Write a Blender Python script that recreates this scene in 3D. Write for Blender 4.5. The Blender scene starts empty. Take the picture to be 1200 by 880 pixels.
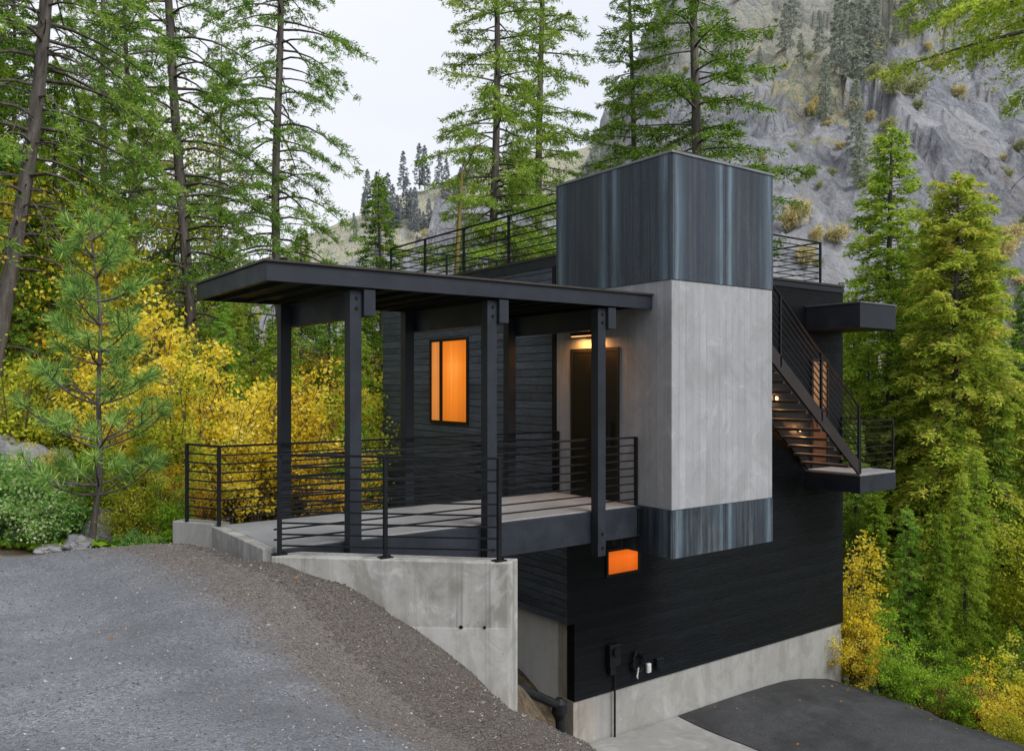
import bpy, bmesh, math, random
import numpy as np
from mathutils import Vector, noise as mnoise
random.seed(7)
R = math.radians
scene = bpy.context.scene
col = scene.collection

# ---------------------------------------------------------------- site frame
# House axes: x runs along the bridge toward the house, y across it, z = 0 at deck level.
FW = (0.591, 0.807); RT = (0.807, -0.591)          # the view's forward and right directions on the ground
CAM = (-1.0 * (2.32 * RT[0] + 12.03 * FW[0]), -1.0 * (2.32 * RT[1] + 12.03 * FW[1]), 1.84)
def W(X, D, z=0.0):                                 # site point: X to the right, D away from the viewpoint
    return Vector((CAM[0] + X * RT[0] + D * FW[0], CAM[1] + X * RT[1] + D * FW[1], z))
def XD(u, v):
    return (2.32 + RT[0] * u + RT[1] * v, 12.03 + FW[0] * u + FW[1] * v)
def UV(X, D):
    return (CAM[0] + X * RT[0] + D * FW[0], CAM[1] + X * RT[1] + D * FW[1])

# ---------------------------------------------------------------- scene helpers
def tag(o, label=None, cat=None, group=None, kind=None):
    if label: o['label'] = label
    if cat: o['category'] = cat
    if group: o['group'] = group
    if kind: o['kind'] = kind
    return o
def empty(name, loc=(0, 0, 0), label=None, cat=None, group=None):
    o = bpy.data.objects.new(name, None); col.objects.link(o); o.location = loc
    o.empty_display_size = 0.2
    return tag(o, label, cat, group)
def link(name, me, parent=None):
    o = bpy.data.objects.new(name, me); col.objects.link(o)
    if parent is not None: o.parent = parent
    return o
def children(o): return list(o.children)
def copy_tree(o, parent=None):
    c = o.copy(); col.objects.link(c)
    if parent is not None: c.parent = parent
    for ch in children(o): copy_tree(ch, c)
    return c

def np_mesh(name, V, F, mats, smooth=False, midx=None):
    """V (n,3), F (m,k) all faces the same size k."""
    V = np.asarray(V, dtype=np.float32); F = np.asarray(F, dtype=np.int32)
    me = bpy.data.meshes.new(name)
    me.vertices.add(len(V)); me.vertices.foreach_set('co', V.ravel())
    k = F.shape[1]
    me.loops.add(F.size); me.loops.foreach_set('vertex_index', F.ravel())
    me.polygons.add(len(F))
    me.polygons.foreach_set('loop_start', np.arange(0, F.size, k, dtype=np.int32))
    me.polygons.foreach_set('loop_total', np.full(len(F), k, dtype=np.int32))
    if midx is not None: me.polygons.foreach_set('material_index', np.asarray(midx, dtype=np.int32))
    me.polygons.foreach_set('use_smooth', np.full(len(F), smooth, dtype=bool))
    for m in (mats if isinstance(mats, (list, tuple)) else [mats]): me.materials.append(m)
    me.update(calc_edges=True); me.validate()
    return me

class MB:
    """collects boxes, bars and tubes and links them as ONE mesh"""
    def __init__(self): self.bm = bmesh.new()
    def box(self, x0, x1, y0, y1, z0, z1):
        b = self.bm
        v = [b.verts.new(p) for p in ((x0,y0,z0),(x1,y0,z0),(x1,y1,z0),(x0,y1,z0),(x0,y0,z1),(x1,y0,z1),(x1,y1,z1),(x0,y1,z1))]
        for f in ((0,3,2,1),(4,5,6,7),(0,1,5,4),(1,2,6,5),(2,3,7,6),(3,0,4,7)): b.faces.new([v[i] for i in f])
        return self
    def bar(self, a, c, w, h, up=(0, 0, 1)):
        a = Vector(a); c = Vector(c); d = (c - a).normalized(); upv = Vector(up)
        if abs(d.dot(upv)) > 0.98: upv = Vector((1, 0, 0))
        s = d.cross(upv).normalized(); t = s.cross(d).normalized()
        b = self.bm; v = []
        for p in (a, c):
            for (i, j) in ((-1,-1),(1,-1),(1,1),(-1,1)): v.append(b.verts.new(p + s*(w/2*i) + t*(h/2*j)))
        for f in ((0,1,2,3),(7,6,5,4),(0,4,5,1),(1,5,6,2),(2,6,7,3),(3,7,4,0)): b.faces.new([v[i] for i in f])
        return self
    def prism(self, pts, z0, z1):
        """vertical prism over a ground polygon; z0, z1 numbers or per-point lists"""
        b = self.bm; n = len(pts)
        zz0 = z0 if isinstance(z0, (list, tuple)) else [z0]*n
        zz1 = z1 if isinstance(z1, (list, tuple)) else [z1]*n
        lo = [b.verts.new((p[0], p[1], zz0[i])) for i, p in enumerate(pts)]
        hi = [b.verts.new((p[0], p[1], zz1[i])) for i, p in enumerate(pts)]
        b.faces.new(hi); b.faces.new(lo[::-1])
        for i in range(n):
            j = (i+1) % n; b.faces.new((lo[i], lo[j], hi[j], hi[i]))
        return self
    def tube(self, pts, r, n=10, cap=True):
        b = self.bm; pts = [Vector(p) for p in pts]
        rs = r if isinstance(r, (list, tuple)) else [r]*len(pts)
        rings = []
        for i, p in enumerate(pts):
            d = (pts[min(i+1, len(pts)-1)] - pts[max(i-1, 0)]).normalized()
            up = Vector((0,0,1)) if abs(d.z) < 0.95 else Vector((1,0,0))
            s = d.cross(up).normalized(); t = s.cross(d).normalized()
            rings.append([b.verts.new(p + (s*math.cos(2*math.pi*k/n) + t*math.sin(2*math.pi*k/n))*rs[i]) for k in range(n)])
        for i in range(len(rings)-1):
            for k in range(n):
                b.faces.new((rings[i][k], rings[i][(k+1) % n], rings[i+1][(k+1) % n], rings[i+1][k]))
        if cap:
            b.faces.new(rings[0][::-1]); b.faces.new(rings[-1])
        return self
    def build(self, name, m, parent=None, bevel=0.0, smooth=False):
        bmesh.ops.recalc_face_normals(self.bm, faces=self.bm.faces)
        me = bpy.data.meshes.new(name); self.bm.to_mesh(me); self.bm.free()
        me.materials.append(m)
        if smooth:
            me.polygons.foreach_set('use_smooth', [True]*len(me.polygons))
        o = link(name, me, parent)
        if bevel:
            md = o.modifiers.new('bevel', 'BEVEL'); md.width = bevel; md.segments = 2; md.limit_method = 'ANGLE'
        return o
def uv_from(o, fn):
    me = o.data; uv = me.uv_layers.new(name='UVMap')
    for lp in me.loops: uv.data[lp.index].uv = fn(me.vertices[lp.vertex_index].co)

# ---------------------------------------------------------------- material helpers
class NT:
    def __init__(self, name):
        self.m = bpy.data.materials.new(name); self.m.use_nodes = True
        self.t = self.m.node_tree; self.t.nodes.clear()
        self.out = self.n('ShaderNodeOutputMaterial')
    def n(self, t, **kw):
        nd = self.t.nodes.new(t)
        for k, v in kw.items():
            if k.startswith('i_'):
                key = k[2:]; key = int(key) if key.isdigit() else key.replace('_', ' ')
                self.set(nd.inputs[key], v)
            else: setattr(nd, k, v)
        return nd
    def set(self, sock, v):
        if isinstance(v, bpy.types.NodeSocket): self.t.links.new(v, sock)
        else: sock.default_value = v
    def math(self, op, a, b=0.0, c=None, clamp=False):
        nd = self.n('ShaderNodeMath', operation=op); nd.use_clamp = clamp
        self.set(nd.inputs[0], a); self.set(nd.inputs[1], b)
        if c is not None: self.set(nd.inputs[2], c)
        return nd.outputs[0]
    def mix(self, f, a, b, blend='MIX'):
        nd = self.n('ShaderNodeMix', data_type='RGBA', blend_type=blend)
        self.set(nd.inputs['Factor'], f)
        ca = [s for s in nd.inputs if s.name == 'A' and s.type == 'RGBA'][0]
        cb = [s for s in nd.inputs if s.name == 'B' and s.type == 'RGBA'][0]
        self.set(ca, a if not isinstance(a, tuple) or len(a) == 4 else a + (1,))
        self.set(cb, b if not isinstance(b, tuple) or len(b) == 4 else b + (1,))
        return [s for s in nd.outputs if s.type == 'RGBA'][0]
    def ramp(self, f, stops, interp='LINEAR'):
        nd = self.n('ShaderNodeValToRGB'); cr = nd.color_ramp; cr.interpolation = interp
        while len(cr.elements) < len(stops): cr.elements.new(0.5)
        for e, (p, c) in zip(cr.elements, stops):
            e.position = p; e.color = (c if len(c) == 4 else tuple(c) + (1,)) if isinstance(c, tuple) else (c, c, c, 1)
        self.set(nd.inputs[0], f); return nd.outputs[0]
    def noise(self, vec, scale, detail=4, rough=0.55, dist=0.0):
        nd = self.n('ShaderNodeTexNoise'); self.set(nd.inputs['Vector'], vec)
        nd.inputs['Scale'].default_value = scale; nd.inputs['Detail'].default_value = detail
        nd.inputs['Roughness'].default_value = rough; nd.inputs['Distortion'].default_value = dist
        return nd.outputs[0]
    def mapping(self, vec, scale=(1, 1, 1), rot=(0, 0, 0), loc=(0, 0, 0)):
        nd = self.n('ShaderNodeMapping'); self.set(nd.inputs[0], vec)
        nd.inputs['Scale'].default_value = scale; nd.inputs['Rotation'].default_value = rot; nd.inputs['Location'].default_value = loc
        return nd.outputs[0]
    def obj(self): return self.n('ShaderNodeTexCoord').outputs['Object']
    def pos(self): return self.n('ShaderNodeNewGeometry').outputs['Position']
    def bump(self, h, strength=0.3, dist=0.02):
        nd = self.n('ShaderNodeBump'); self.set(nd.inputs['Height'], h)
        nd.inputs['Strength'].default_value = strength; nd.inputs['Distance'].default_value = dist
        return nd.outputs[0]
    def principled(self, color, rough=0.6, metal=0.0, normal=None, spec=None, emis=None, estr=0.0, coat=None):
        nd = self.n('ShaderNodeBsdfPrincipled')
        self.set(nd.inputs['Base Color'], color if not isinstance(color, tuple) or len(color) == 4 else color + (1,))
        self.set(nd.inputs['Roughness'], rough); self.set(nd.inputs['Metallic'], metal)
        if normal is not None: self.set(nd.inputs['Normal'], normal)
        if spec is not None: self.set(nd.inputs['Specular IOR Level'], spec)
        if emis is not None:
            self.set(nd.inputs['Emission Color'], emis if not isinstance(emis, tuple) or len(emis) == 4 else emis + (1,))
            self.set(nd.inputs['Emission Strength'], estr)
        self.t.links.new(nd.outputs[0], self.out.inputs[0])
        return nd

# ---------------------------------------------------------------- materials
def mat_cladding(name, lo, hi, tint, contrast=1.0, spec=0.28):
    """rough charred boards: 14 cm courses, crackled char, long soft grain, faint butt joints"""
    t = NT(name); p = t.pos()
    s = t.n('ShaderNodeSeparateXYZ'); t.set(s.inputs[0], p)
    xy = t.math('ADD', s.outputs[0], s.outputs[1])
    row = t.math('DIVIDE', s.outputs[2], 0.14)
    c = t.n('ShaderNodeCombineXYZ'); t.set(c.inputs[0], xy); t.set(c.inputs[1], s.outputs[2]); t.set(c.inputs[2], t.math('MULTIPLY', t.math('FLOOR', row), 3.7))
    wn = t.n('ShaderNodeTexWhiteNoise', noise_dimensions='1D'); t.set(wn.inputs['W'], t.math('FLOOR', row))
    fr = t.math('FRACT', row)
    edge = t.math('MINIMUM', fr, t.math('SUBTRACT', 1.0, fr))
    groove = t.ramp(edge, [(0.0, 1.0), (0.035, 0.75), (0.07, 0.0)])
    jo = t.math('FRACT', t.math('ADD', t.math('DIVIDE', xy, 2.75), t.math('MULTIPLY', wn.outputs[0], 7.3)))
    joint = t.math('LESS_THAN', jo, 0.004)
    grain = t.noise(t.mapping(c.outputs[0], (1.6, 26, 1)), 1.0, 6, 0.68, 0.4)
    char = t.noise(t.mapping(c.outputs[0], (7, 17, 1)), 1.0, 5, 0.7, 0.5)
    blot = t.noise(t.mapping(c.outputs[0], (0.9, 2.4, 0.35)), 1.0, 4, 0.6)
    f = t.math('ADD', t.math('MULTIPLY', grain, 0.42), t.math('MULTIPLY', char, 0.38))
    f = t.math('ADD', f, t.math('MULTIPLY', blot, 0.22)); f = t.math('ADD', f, t.math('MULTIPLY', wn.outputs[0], 0.10))
    f = t.math('SUBTRACT', f, t.math('MULTIPLY', t.math('ADD', groove, joint), 0.25*contrast))
    colr = t.ramp(f, [(0.30, tuple(lo*x for x in tint)), (0.52, tuple((lo*0.6+hi*0.4)*x for x in tint)), (0.75, tuple(hi*x for x in tint))])
    h = t.math('ADD', t.math('MULTIPLY', groove, -1.0*contrast), t.math('MULTIPLY', grain, 0.5))
    h = t.math('ADD', h, t.math('MULTIPLY', char, 0.55))
    t.principled(colr, t.ramp(char, [(0.3, 0.45), (0.7, 0.72)]), normal=t.bump(h, 0.8, 0.014), spec=spec)
    return t.m
def mat_concrete(name, base, board=0.0, stain=0.5, tint=(1, 0.985, 0.95), streak=1.0, lift=0.0):
    t = NT(name); p = t.pos()
    s = t.n('ShaderNodeSeparateXYZ'); t.set(s.inputs[0], p)
    xy = t.math('ADD', s.outputs[0], s.outputs[1])
    big = t.noise(p, 0.9, 6, 0.6, 0.4)
    mid = t.noise(p, 5.0, 5, 0.65)
    st = t.noise(t.mapping(p, (5, 5, 0.35)), 1.3, 4, 0.6)
    fine = t.noise(p, 70, 3, 0.6)
    f = t.math('ADD', t.math('MULTIPLY', big, 0.55*stain), t.math('MULTIPLY', mid, 0.35*stain))
    f = t.math('ADD', f, t.math('MULTIPLY', st, 0.5*stain*streak))
    f = t.math('ADD', f, t.math('MULTIPLY', fine, 0.18))
    mean = 0.7*stain*(0.9+0.0*streak) + 0.09 - 0.7*stain*0.25 + 0.25*stain*streak*0.9
    f = t.math('ADD', t.math('SUBTRACT', f, mean), 0.5)
    c = t.ramp(f, [(0.12, tuple(base*0.42*x for x in tint)), (0.4, tuple(base*0.82*x for x in tint)), (0.62, tuple(base*1.05*x for x in tint)), (0.9, tuple(base*1.32*x for x in tint))])
    h = t.math('MULTIPLY', fine, 0.4)
    h = t.math('ADD', h, t.math('MULTIPLY', mid, 0.5))
    if board > 0:
        fr = t.math('FRACT', t.math('DIVIDE', xy, board))
        ln = t.math('LESS_THAN', fr, 0.05)
        wn = t.n('ShaderNodeTexWhiteNoise', noise_dimensions='1D'); t.set(wn.inputs['W'], t.math('FLOOR', t.math('DIVIDE', xy, board)))
        br = t.noise(t.mapping(p, (0.7, 0.7, 1.4)), 1.0, 3)
        vis = t.math('MULTIPLY', ln, t.ramp(br, [(0.36, 0.1), (0.52, 0.75)]))
        c = t.mix(t.math('MULTIPLY', wn.outputs[0], 0.26), c, (base*0.6, base*0.6, base*0.6))
        c = t.mix(vis, c, (base*0.5, base*0.5, base*0.5))
        h = t.math('SUBTRACT', h, t.math('MULTIPLY', ln, 0.8))
    blo = t.noise(t.mapping(p, (1.3, 1.3, 0.9)), 1.5, 7, 0.68, 0.9)
    c = t.mix(t.math('MULTIPLY', t.ramp(blo, [(0.50, 0.0), (0.60, 1.0)]), 0.55*stain), c, tuple(base*0.55*x for x in (tint[0]*1.02, tint[1], tint[2]*0.9)))
    c = t.mix(t.math('MULTIPLY', t.ramp(blo, [(0.34, 1.0), (0.44, 0.0)]), 0.55*stain), c, (base*1.45, base*1.45, base*1.42))
    drip = t.noise(t.mapping(p, (11, 11, 0.22)), 1.0, 5, 0.7)
    c = t.mix(t.math('MULTIPLY', t.ramp(drip, [(0.56, 0.0), (0.68, 1.0)]), 0.5*stain*streak), c, tuple(base*0.5*x for x in tint))
    # small pin holes and tie marks
    vo = t.n('ShaderNodeTexVoronoi', feature='F1'); t.set(vo.inputs['Vector'], p); vo.inputs['Scale'].default_value = 9.0
    pin = t.math('LESS_THAN', vo.outputs['Distance'], 0.075)
    c = t.mix(t.math('MULTIPLY', pin, 0.55), c, (base*0.35, base*0.35, base*0.34))
    h = t.math('SUBTRACT', h, t.math('MULTIPLY', pin, 1.2))
    t.principled(c, 0.82, normal=t.bump(h, 0.35, 0.008), spec=0.3)
    return t.m
def mat_steel(name, rust=0.25, low=False):
    """mill-blued steel: lighter blue heat bands along both seams of each panel (UV.x across one panel), screw heads on the seams"""
    t = NT(name); uv = t.n('ShaderNodeUVMap'); s = t.n('ShaderNodeSeparateXYZ'); t.set(s.inputs[0], uv.outputs[0])
    p = t.pos(); oi = t.n('ShaderNodeObjectInfo')
    wob = t.noise(t.mapping(p, (5, 5, 0.4)), 1.0, 4, 0.6)
    x = t.math('ADD', s.outputs[0], t.math('MULTIPLY', t.math('SUBTRACT', wob, 0.5), 0.07))
    d = t.math('MINIMUM', x, t.math('SUBTRACT', 1.0, x))
    band = t.ramp(d, [(0.0, 0.25), (0.035, 0.12), (0.06, 0.75), (0.10, 1.0), (0.13, 0.45), (0.22, 0.10), (0.5, 0.0)])
    st = t.noise(t.mapping(p, (17, 17, 0.28)), 1.0, 6, 0.7, 0.3)
    bl = t.noise(t.mapping(p, (2.0, 2.0, 0.9)), 1.0, 6, 0.62, 0.5)
    fi = t.noise(t.mapping(p, (30, 30, 14)), 1.0, 4, 0.7)
    f = t.math('ADD', t.math('MULTIPLY', st, 0.5), t.math('ADD', t.math('MULTIPLY', bl, 0.35), t.math('MULTIPLY', fi, 0.2)))
    base = t.ramp(f, [(0.36, (0.009, 0.012, 0.017)), (0.52, (0.027, 0.035, 0.048)), (0.66, (0.078, 0.093, 0.115))])
    base = t.mix(t.math('MULTIPLY', oi.outputs['Random'], 0.45), base, (0.026, 0.036, 0.054))
    tn = t.noise(t.mapping(p, (7, 7, 0.35), loc=(4, 4, 0)), 1.0, 5, 0.7); base = t.mix(t.ramp(tn, [(0.52, 0.0), (0.70, 0.35)]), base, (0.075, 0.066, 0.060))
    mod = t.math('ADD', 0.38, t.math('ADD', t.math('MULTIPLY', st, 0.55), t.math('MULTIPLY', bl, 0.35)))
    bm_ = t.math('MULTIPLY', t.math('MULTIPLY', band, mod), t.ramp(t.noise(t.mapping(p, (9, 9, 0.6), loc=(2, 7, 3)), 1.0, 5, 0.7), [(0.36, 0.35), (0.6, 1.25)]))
    c = t.mix(bm_, base, (0.135, 0.195, 0.24))
    rs = t.noise(t.mapping(p, (22, 22, 0.2)), 1.0, 4, 0.6)
    rz = t.ramp(s.outputs[1], [(0.0, 1.0), (0.5, 0.6), (1.0, 0.2)])
    rr = t.math('MULTIPLY', t.math('MULTIPLY', t.ramp(rs, [(0.62, 0.0), (0.72, 1.0)]), rz), rust)
    c = t.mix(rr, c, (0.20, 0.115, 0.04))
    if low:
        wh = t.math('MULTIPLY', t.ramp(t.noise(t.mapping(p, (9, 9, 0.5)), 1.0, 5, 0.7), [(0.52, 0.0), (0.66, 1.0)]), 0.45)
        c = t.mix(wh, c, (0.17, 0.21, 0.22))
    # screw heads: a row down each seam
    dd = t.math('MINIMUM', s.outputs[0], t.math('SUBTRACT', 1.0, s.outputs[0]))
    ex = t.math('DIVIDE', t.math('SUBTRACT', dd, 0.034), 0.0065)
    ny = 3.0 if low else 8.0; hh = 0.70 if low else 1.84
    ey = t.math('DIVIDE', t.math('MULTIPLY', t.math('SUBTRACT', t.math('FRACT', t.math('MULTIPLY', s.outputs[1], ny)), 0.5), hh/ny), 0.008)
    rad = t.math('ADD', t.math('MULTIPLY', ex, ex), t.math('MULTIPLY', ey, ey))
    sc = t.math('LESS_THAN', rad, 1.0)
    c = t.mix(sc, c, (0.012, 0.013, 0.016))
    t.principled(c, t.ramp(bl, [(0.3, 0.36), (0.7, 0.6)]), metal=0.3, normal=t.bump(t.math('ADD', t.math('MULTIPLY', f, 0.5), sc), 0.2, 0.006), spec=0.5)
    return t.m
def mat_paint(name, c, rough=0.45, metal=0.2, var=0.35, streak=True):
    t = NT(name); p = t.pos()
    a = t.noise(t.mapping(p, (3, 3, 3)), 1.0, 5, 0.65)
    b = t.noise(t.mapping(p, (40, 40, 40)), 1.0, 3, 0.6)
    f = t.math('ADD', t.math('MULTIPLY', a, 0.7), t.math('MULTIPLY', b, 0.3))
    k = t.ramp(f, [(0.3, tuple(x*(1-var) for x in c)), (0.7, tuple(x*(1+var) for x in c))])
    t.principled(k, t.ramp(a, [(0.3, rough-0.08), (0.7, rough+0.15)]), metal=metal, normal=t.bump(b, 0.1, 0.003), spec=0.25)
    return t.m
def mat_glow(name, c, strength, var=0.25, scale=(1, 1, 1)):
    t = NT(name); p = t.pos()
    f = t.ramp(t.noise(t.mapping(p, scale), 1.0, 2, 0.5), [(0.3, 0.45), (0.7, 0.62)])
    gc = t.n('ShaderNodeTexCoord').outputs['Generated']; gs = t.n('ShaderNodeSeparateXYZ'); t.set(gs.inputs[0], gc)
    fall = t.ramp(gs.outputs[2], [(0.0, 0.50), (0.30, 0.80), (0.68, 1.0), (1.0, 0.62)])
    fold = t.ramp(t.noise(t.mapping(p, (9, 9, 0.15)), 1.0, 3, 0.6), [(0.35, 0.80), (0.65, 1.05)])
    spot = t.ramp(t.math('ABSOLUTE', t.math('SUBTRACT', gs.outputs[1], 0.62)), [(0.0, 1.12), (0.5, 0.82)])
    f = t.math('MULTIPLY', t.math('MULTIPLY', f, fall), t.math('MULTIPLY', fold, spot))
    e = t.ramp(f, [(0.15, tuple(x*(1-var)*0.7 for x in c)), (0.45, tuple(x*(1-var*0.4) for x in c)), (0.62, (c[0], min(1, c[1]*1.35), min(1, c[2]*2.5)))])
    t.principled((0.03, 0.02, 0.015), 0.12, emis=e, estr=strength, spec=0.4)
    return t.m
def mat_leaf(name, stops, trans=0.3, objvar=0.12, patch=0.35):
    """colour per leaf (random per island), clumps of light and dark, hue shift per plant"""
    t = NT(name)
    g = t.n('ShaderNodeNewGeometry'); oi = t.n('ShaderNodeObjectInfo')
    p = t.pos()
    cl = t.noise(p, 1.1, 3, 0.6)
    f = t.math('ADD', t.math('MULTIPLY', g.outputs['Random Per Island'], 1.0-patch), t.math('MULTIPLY', t.ramp(cl, [(0.3, 0.0), (0.7, 1.0)]), patch))
    f = t.math('ADD', f, t.math('MULTIPLY', t.math('SUBTRACT', oi.outputs['Random'], 0.5), objvar*2))
    c = t.ramp(f, stops)
    d = t.n('ShaderNodeBsdfDiffuse'); t.set(d.inputs[0], c); d.inputs[1].default_value = 0.6
    tr = t.n('ShaderNodeBsdfTranslucent'); t.set(tr.inputs[0], c)
    m = t.n('ShaderNodeMixShader'); m.inputs[0].default_value = trans
    t.t.links.new(d.outputs[0], m.inputs[1]); t.t.links.new(tr.outputs[0], m.inputs[2])
    t.t.links.new(m.outputs[0], t.out.inputs[0])
    return t.m
def mat_bark(name, a, b, sc=(9, 9, 1.6)):
    t = NT(name); p = t.obj()
    f = t.noise(t.mapping(p, sc), 1.0, 6, 0.65, 0.3)
    g = t.noise(p, 1.3, 4, 0.6)
    c = t.ramp(f, [(0.3, a), (0.7, b)])
    c = t.mix(t.ramp(g, [(0.52, 0.0), (0.72, 0.4)]), c, (0.09, 0.10, 0.05))
    t.principled(c, 0.9, normal=t.bump(f, 0.9, 0.05), spec=0.15)
    return t.m
def pebbles(t, p, scale):
    v = t.n('ShaderNodeTexVoronoi', feature='F1'); t.set(v.inputs['Vector'], p); v.inputs['Scale'].default_value = scale
    return v.outputs['Color'], v.outputs['Distance']
def mat_ground():
    """one ground sheet: colour attribute 'zone' picks brown gravel bank (r), bare dirt (g) or forest litter (b)"""
    t = NT('ground_soil'); p = t.pos()
    at = t.n('ShaderNodeVertexColor'); at.layer_name = 'zone'
    s = t.n('ShaderNodeSeparateColor'); t.set(s.inputs[0], at.outputs[0])
    pc, pd = pebbles(t, p, 58); pc2, pd2 = pebbles(t, p, 120)
    n1 = t.noise(p, 0.9, 6, 0.6); n2 = t.noise(p, 6, 5, 0.65); n3 = t.noise(p, 25, 4, 0.7)
    sp = t.n('ShaderNodeSeparateColor'); t.set(sp.inputs[0], pc)
    sp2 = t.n('ShaderNodeSeparateColor'); t.set(sp2.inputs[0], pc2)
    grav = t.ramp(t.math('ADD', t.math('MULTIPLY', sp.outputs[0], 0.6), t.math('MULTIPLY', sp2.outputs[0], 0.4)),
                  [(0.08, (0.042, 0.036, 0.034)), (0.5, (0.138, 0.122, 0.110)), (0.8, (0.175, 0.156, 0.142)), (0.97, (0.25, 0.225, 0.205))])
    grav = t.mix(t.ramp(n1, [(0.4, 0.0), (0.7, 0.4)]), grav, (0.085, 0.067, 0.055))
    grav = t.mix(t.ramp(n2, [(0.52, 0.0), (0.75, 0.35)]), grav, (0.17, 0.13, 0.10))
    dirt = t.ramp(n3, [(0.3, (0.10, 0.080, 0.055)), (0.7, (0.27, 0.215, 0.145))])
    dirt = t.mix(t.ramp(n2, [(0.45, 0.0), (0.6, 0.8)]), dirt, (0.07, 0.045, 0.026))
    lit = t.ramp(n3, [(0.3, (0.03, 0.024, 0.014)), (0.5, (0.085, 0.06, 0.026)), (0.72, (0.20, 0.14, 0.04))])
    lit = t.mix(t.ramp(n2, [(0.45, 0.0), (0.65, 0.7)]), lit, (0.03, 0.045, 0.014))
    c = t.mix(s.outputs[1], grav, dirt); c = t.mix(s.outputs[2], c, lit)
    h = t.math('ADD', t.math('MULTIPLY', pd, -1.0), t.math('MULTIPLY', n3, 0.8))
    t.principled(c, 0.92, normal=t.bump(h, 0.9, 0.03), spec=0.2)
    return t.m
def mat_drive(name, tone, edge=False, tint=(0.95, 0.99, 1.08), bigvar=1.0):
    t = NT(name); p = t.pos()
    pc, pd = pebbles(t, p, 62); pc2, pd2 = pebbles(t, p, 135)
    sp = t.n('ShaderNodeSeparateColor'); t.set(sp.inputs[0], pc); sp2 = t.n('ShaderNodeSeparateColor'); t.set(sp2.inputs[0], pc2)
    n1 = t.noise(t.mapping(p, (1, 1.9, 1), rot=(0, 0, R(-25))), 0.55, 6, 0.62, 0.5); n2 = t.noise(p, 3.5, 5, 0.65); n3 = t.noise(p, 30, 4, 0.7)
    f = t.math('ADD', t.math('MULTIPLY', sp.outputs[0], 0.55), t.math('MULTIPLY', sp2.outputs[0], 0.45))
    c = t.ramp(f, [(0.08, tuple(tone*0.48*x for x in tint)), (0.5, tuple(tone*x for x in tint)), (0.8, tuple(tone*1.42*x for x in tint)), (0.97, tuple(tone*1.95*x for x in tint))])
    c = t.mix(t.math('MULTIPLY', t.ramp(n1, [(0.38, 0.0), (0.62, 0.6)]), bigvar), c, tuple(tone*0.55*x for x in tint))
    c = t.mix(t.math('MULTIPLY', t.ramp(n2, [(0.5, 0.0), (0.75, 0.4)]), bigvar), c, tuple(tone*1.35*x for x in tint))
    if edge:
        at = t.n('ShaderNodeVertexColor'); at.layer_name = 'zone'
        s = t.n('ShaderNodeSeparateColor'); t.set(s.inputs[0], at.outputs[0])
        g = t.ramp(f, [(0.08, (0.042, 0.036, 0.034)), (0.5, (0.138, 0.122, 0.110)), (0.8, (0.175, 0.156, 0.142)), (0.97, (0.25, 0.225, 0.205))])
        e = t.math('ADD', s.outputs[0], t.math('MULTIPLY', t.math('SUBTRACT', n2, 0.5), 0.9))
        e = t.math('ADD', e, t.math('MULTIPLY', t.math('SUBTRACT', n3, 0.5), 0.7))
        c = t.mix(t.ramp(e, [(0.3, 0.0), (0.7, 1.0)]), c, g)
        c = t.mix(t.math('MULTIPLY', s.outputs[1], t.ramp(n2, [(0.35, 0.10), (0.65, 0.55)])), c, tuple(tone*0.5*x for x in tint))
        c = t.mix(t.math('MULTIPLY', s.outputs[2], t.ramp(n3, [(0.35, 0.0), (0.7, 0.35)])), c, tuple(tone*1.45*x for x in tint))
    else:
        st_ = t.noise(t.mapping(p, (1.0, 0.45, 1)), 0.9, 7, 0.7, 0.8)
        c = t.mix(t.ramp(st_, [(0.5, 0.0), (0.62, 0.6)]), c, tuple(tone*0.45*x for x in tint))
        c = t.mix(t.ramp(t.noise(p, 0.7, 6, 0.7, 0.5), [(0.56, 0.0), (0.7, 0.45)]), c, tuple(tone*1.7*x for x in tint))
    h = t.math('ADD', t.math('MULTIPLY', pd, -1.0), t.math('MULTIPLY', n3, 0.6))
    t.principled(c, 0.88, normal=t.bump(h, 0.8, 0.02), spec=0.3)
    return t.m
def mat_rock(name, a, b, moss=0.3, scale=1.0, mossc=(0.10, 0.11, 0.04)):
    t = NT(name); p = t.pos()
    n1 = t.noise(p, 0.8*scale, 8, 0.65, 0.6); n2 = t.noise(t.mapping(p, (1, 1, 0.35)), 3.2*scale, 7, 0.7); n3 = t.noise(p, 18*scale, 4, 0.7)
    f = t.math('ADD', t.math('MULTIPLY', n1, 0.45), t.math('ADD', t.math('MULTIPLY', n2, 0.4), t.math('MULTIPLY', n3, 0.15)))
    c = t.ramp(f, [(0.32, tuple(0.35*x for x in a)), (0.45, a), (0.62, b)])
    g = t.n('ShaderNodeNewGeometry'); s = t.n('ShaderNodeSeparateXYZ'); t.set(s.inputs[0], g.outputs['Normal'])
    mo = t.math('MULTIPLY', t.ramp(t.math('ADD', t.math('MULTIPLY', s.outputs[2], 0.5), n2), [(0.8, 0.0), (1.05, 1.0)]), moss)
    c = t.mix(mo, c, mossc)
    t.principled(c, 0.9, normal=t.bump(f, 0.8, 0.3/scale), spec=0.2)
    return t.m
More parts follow.
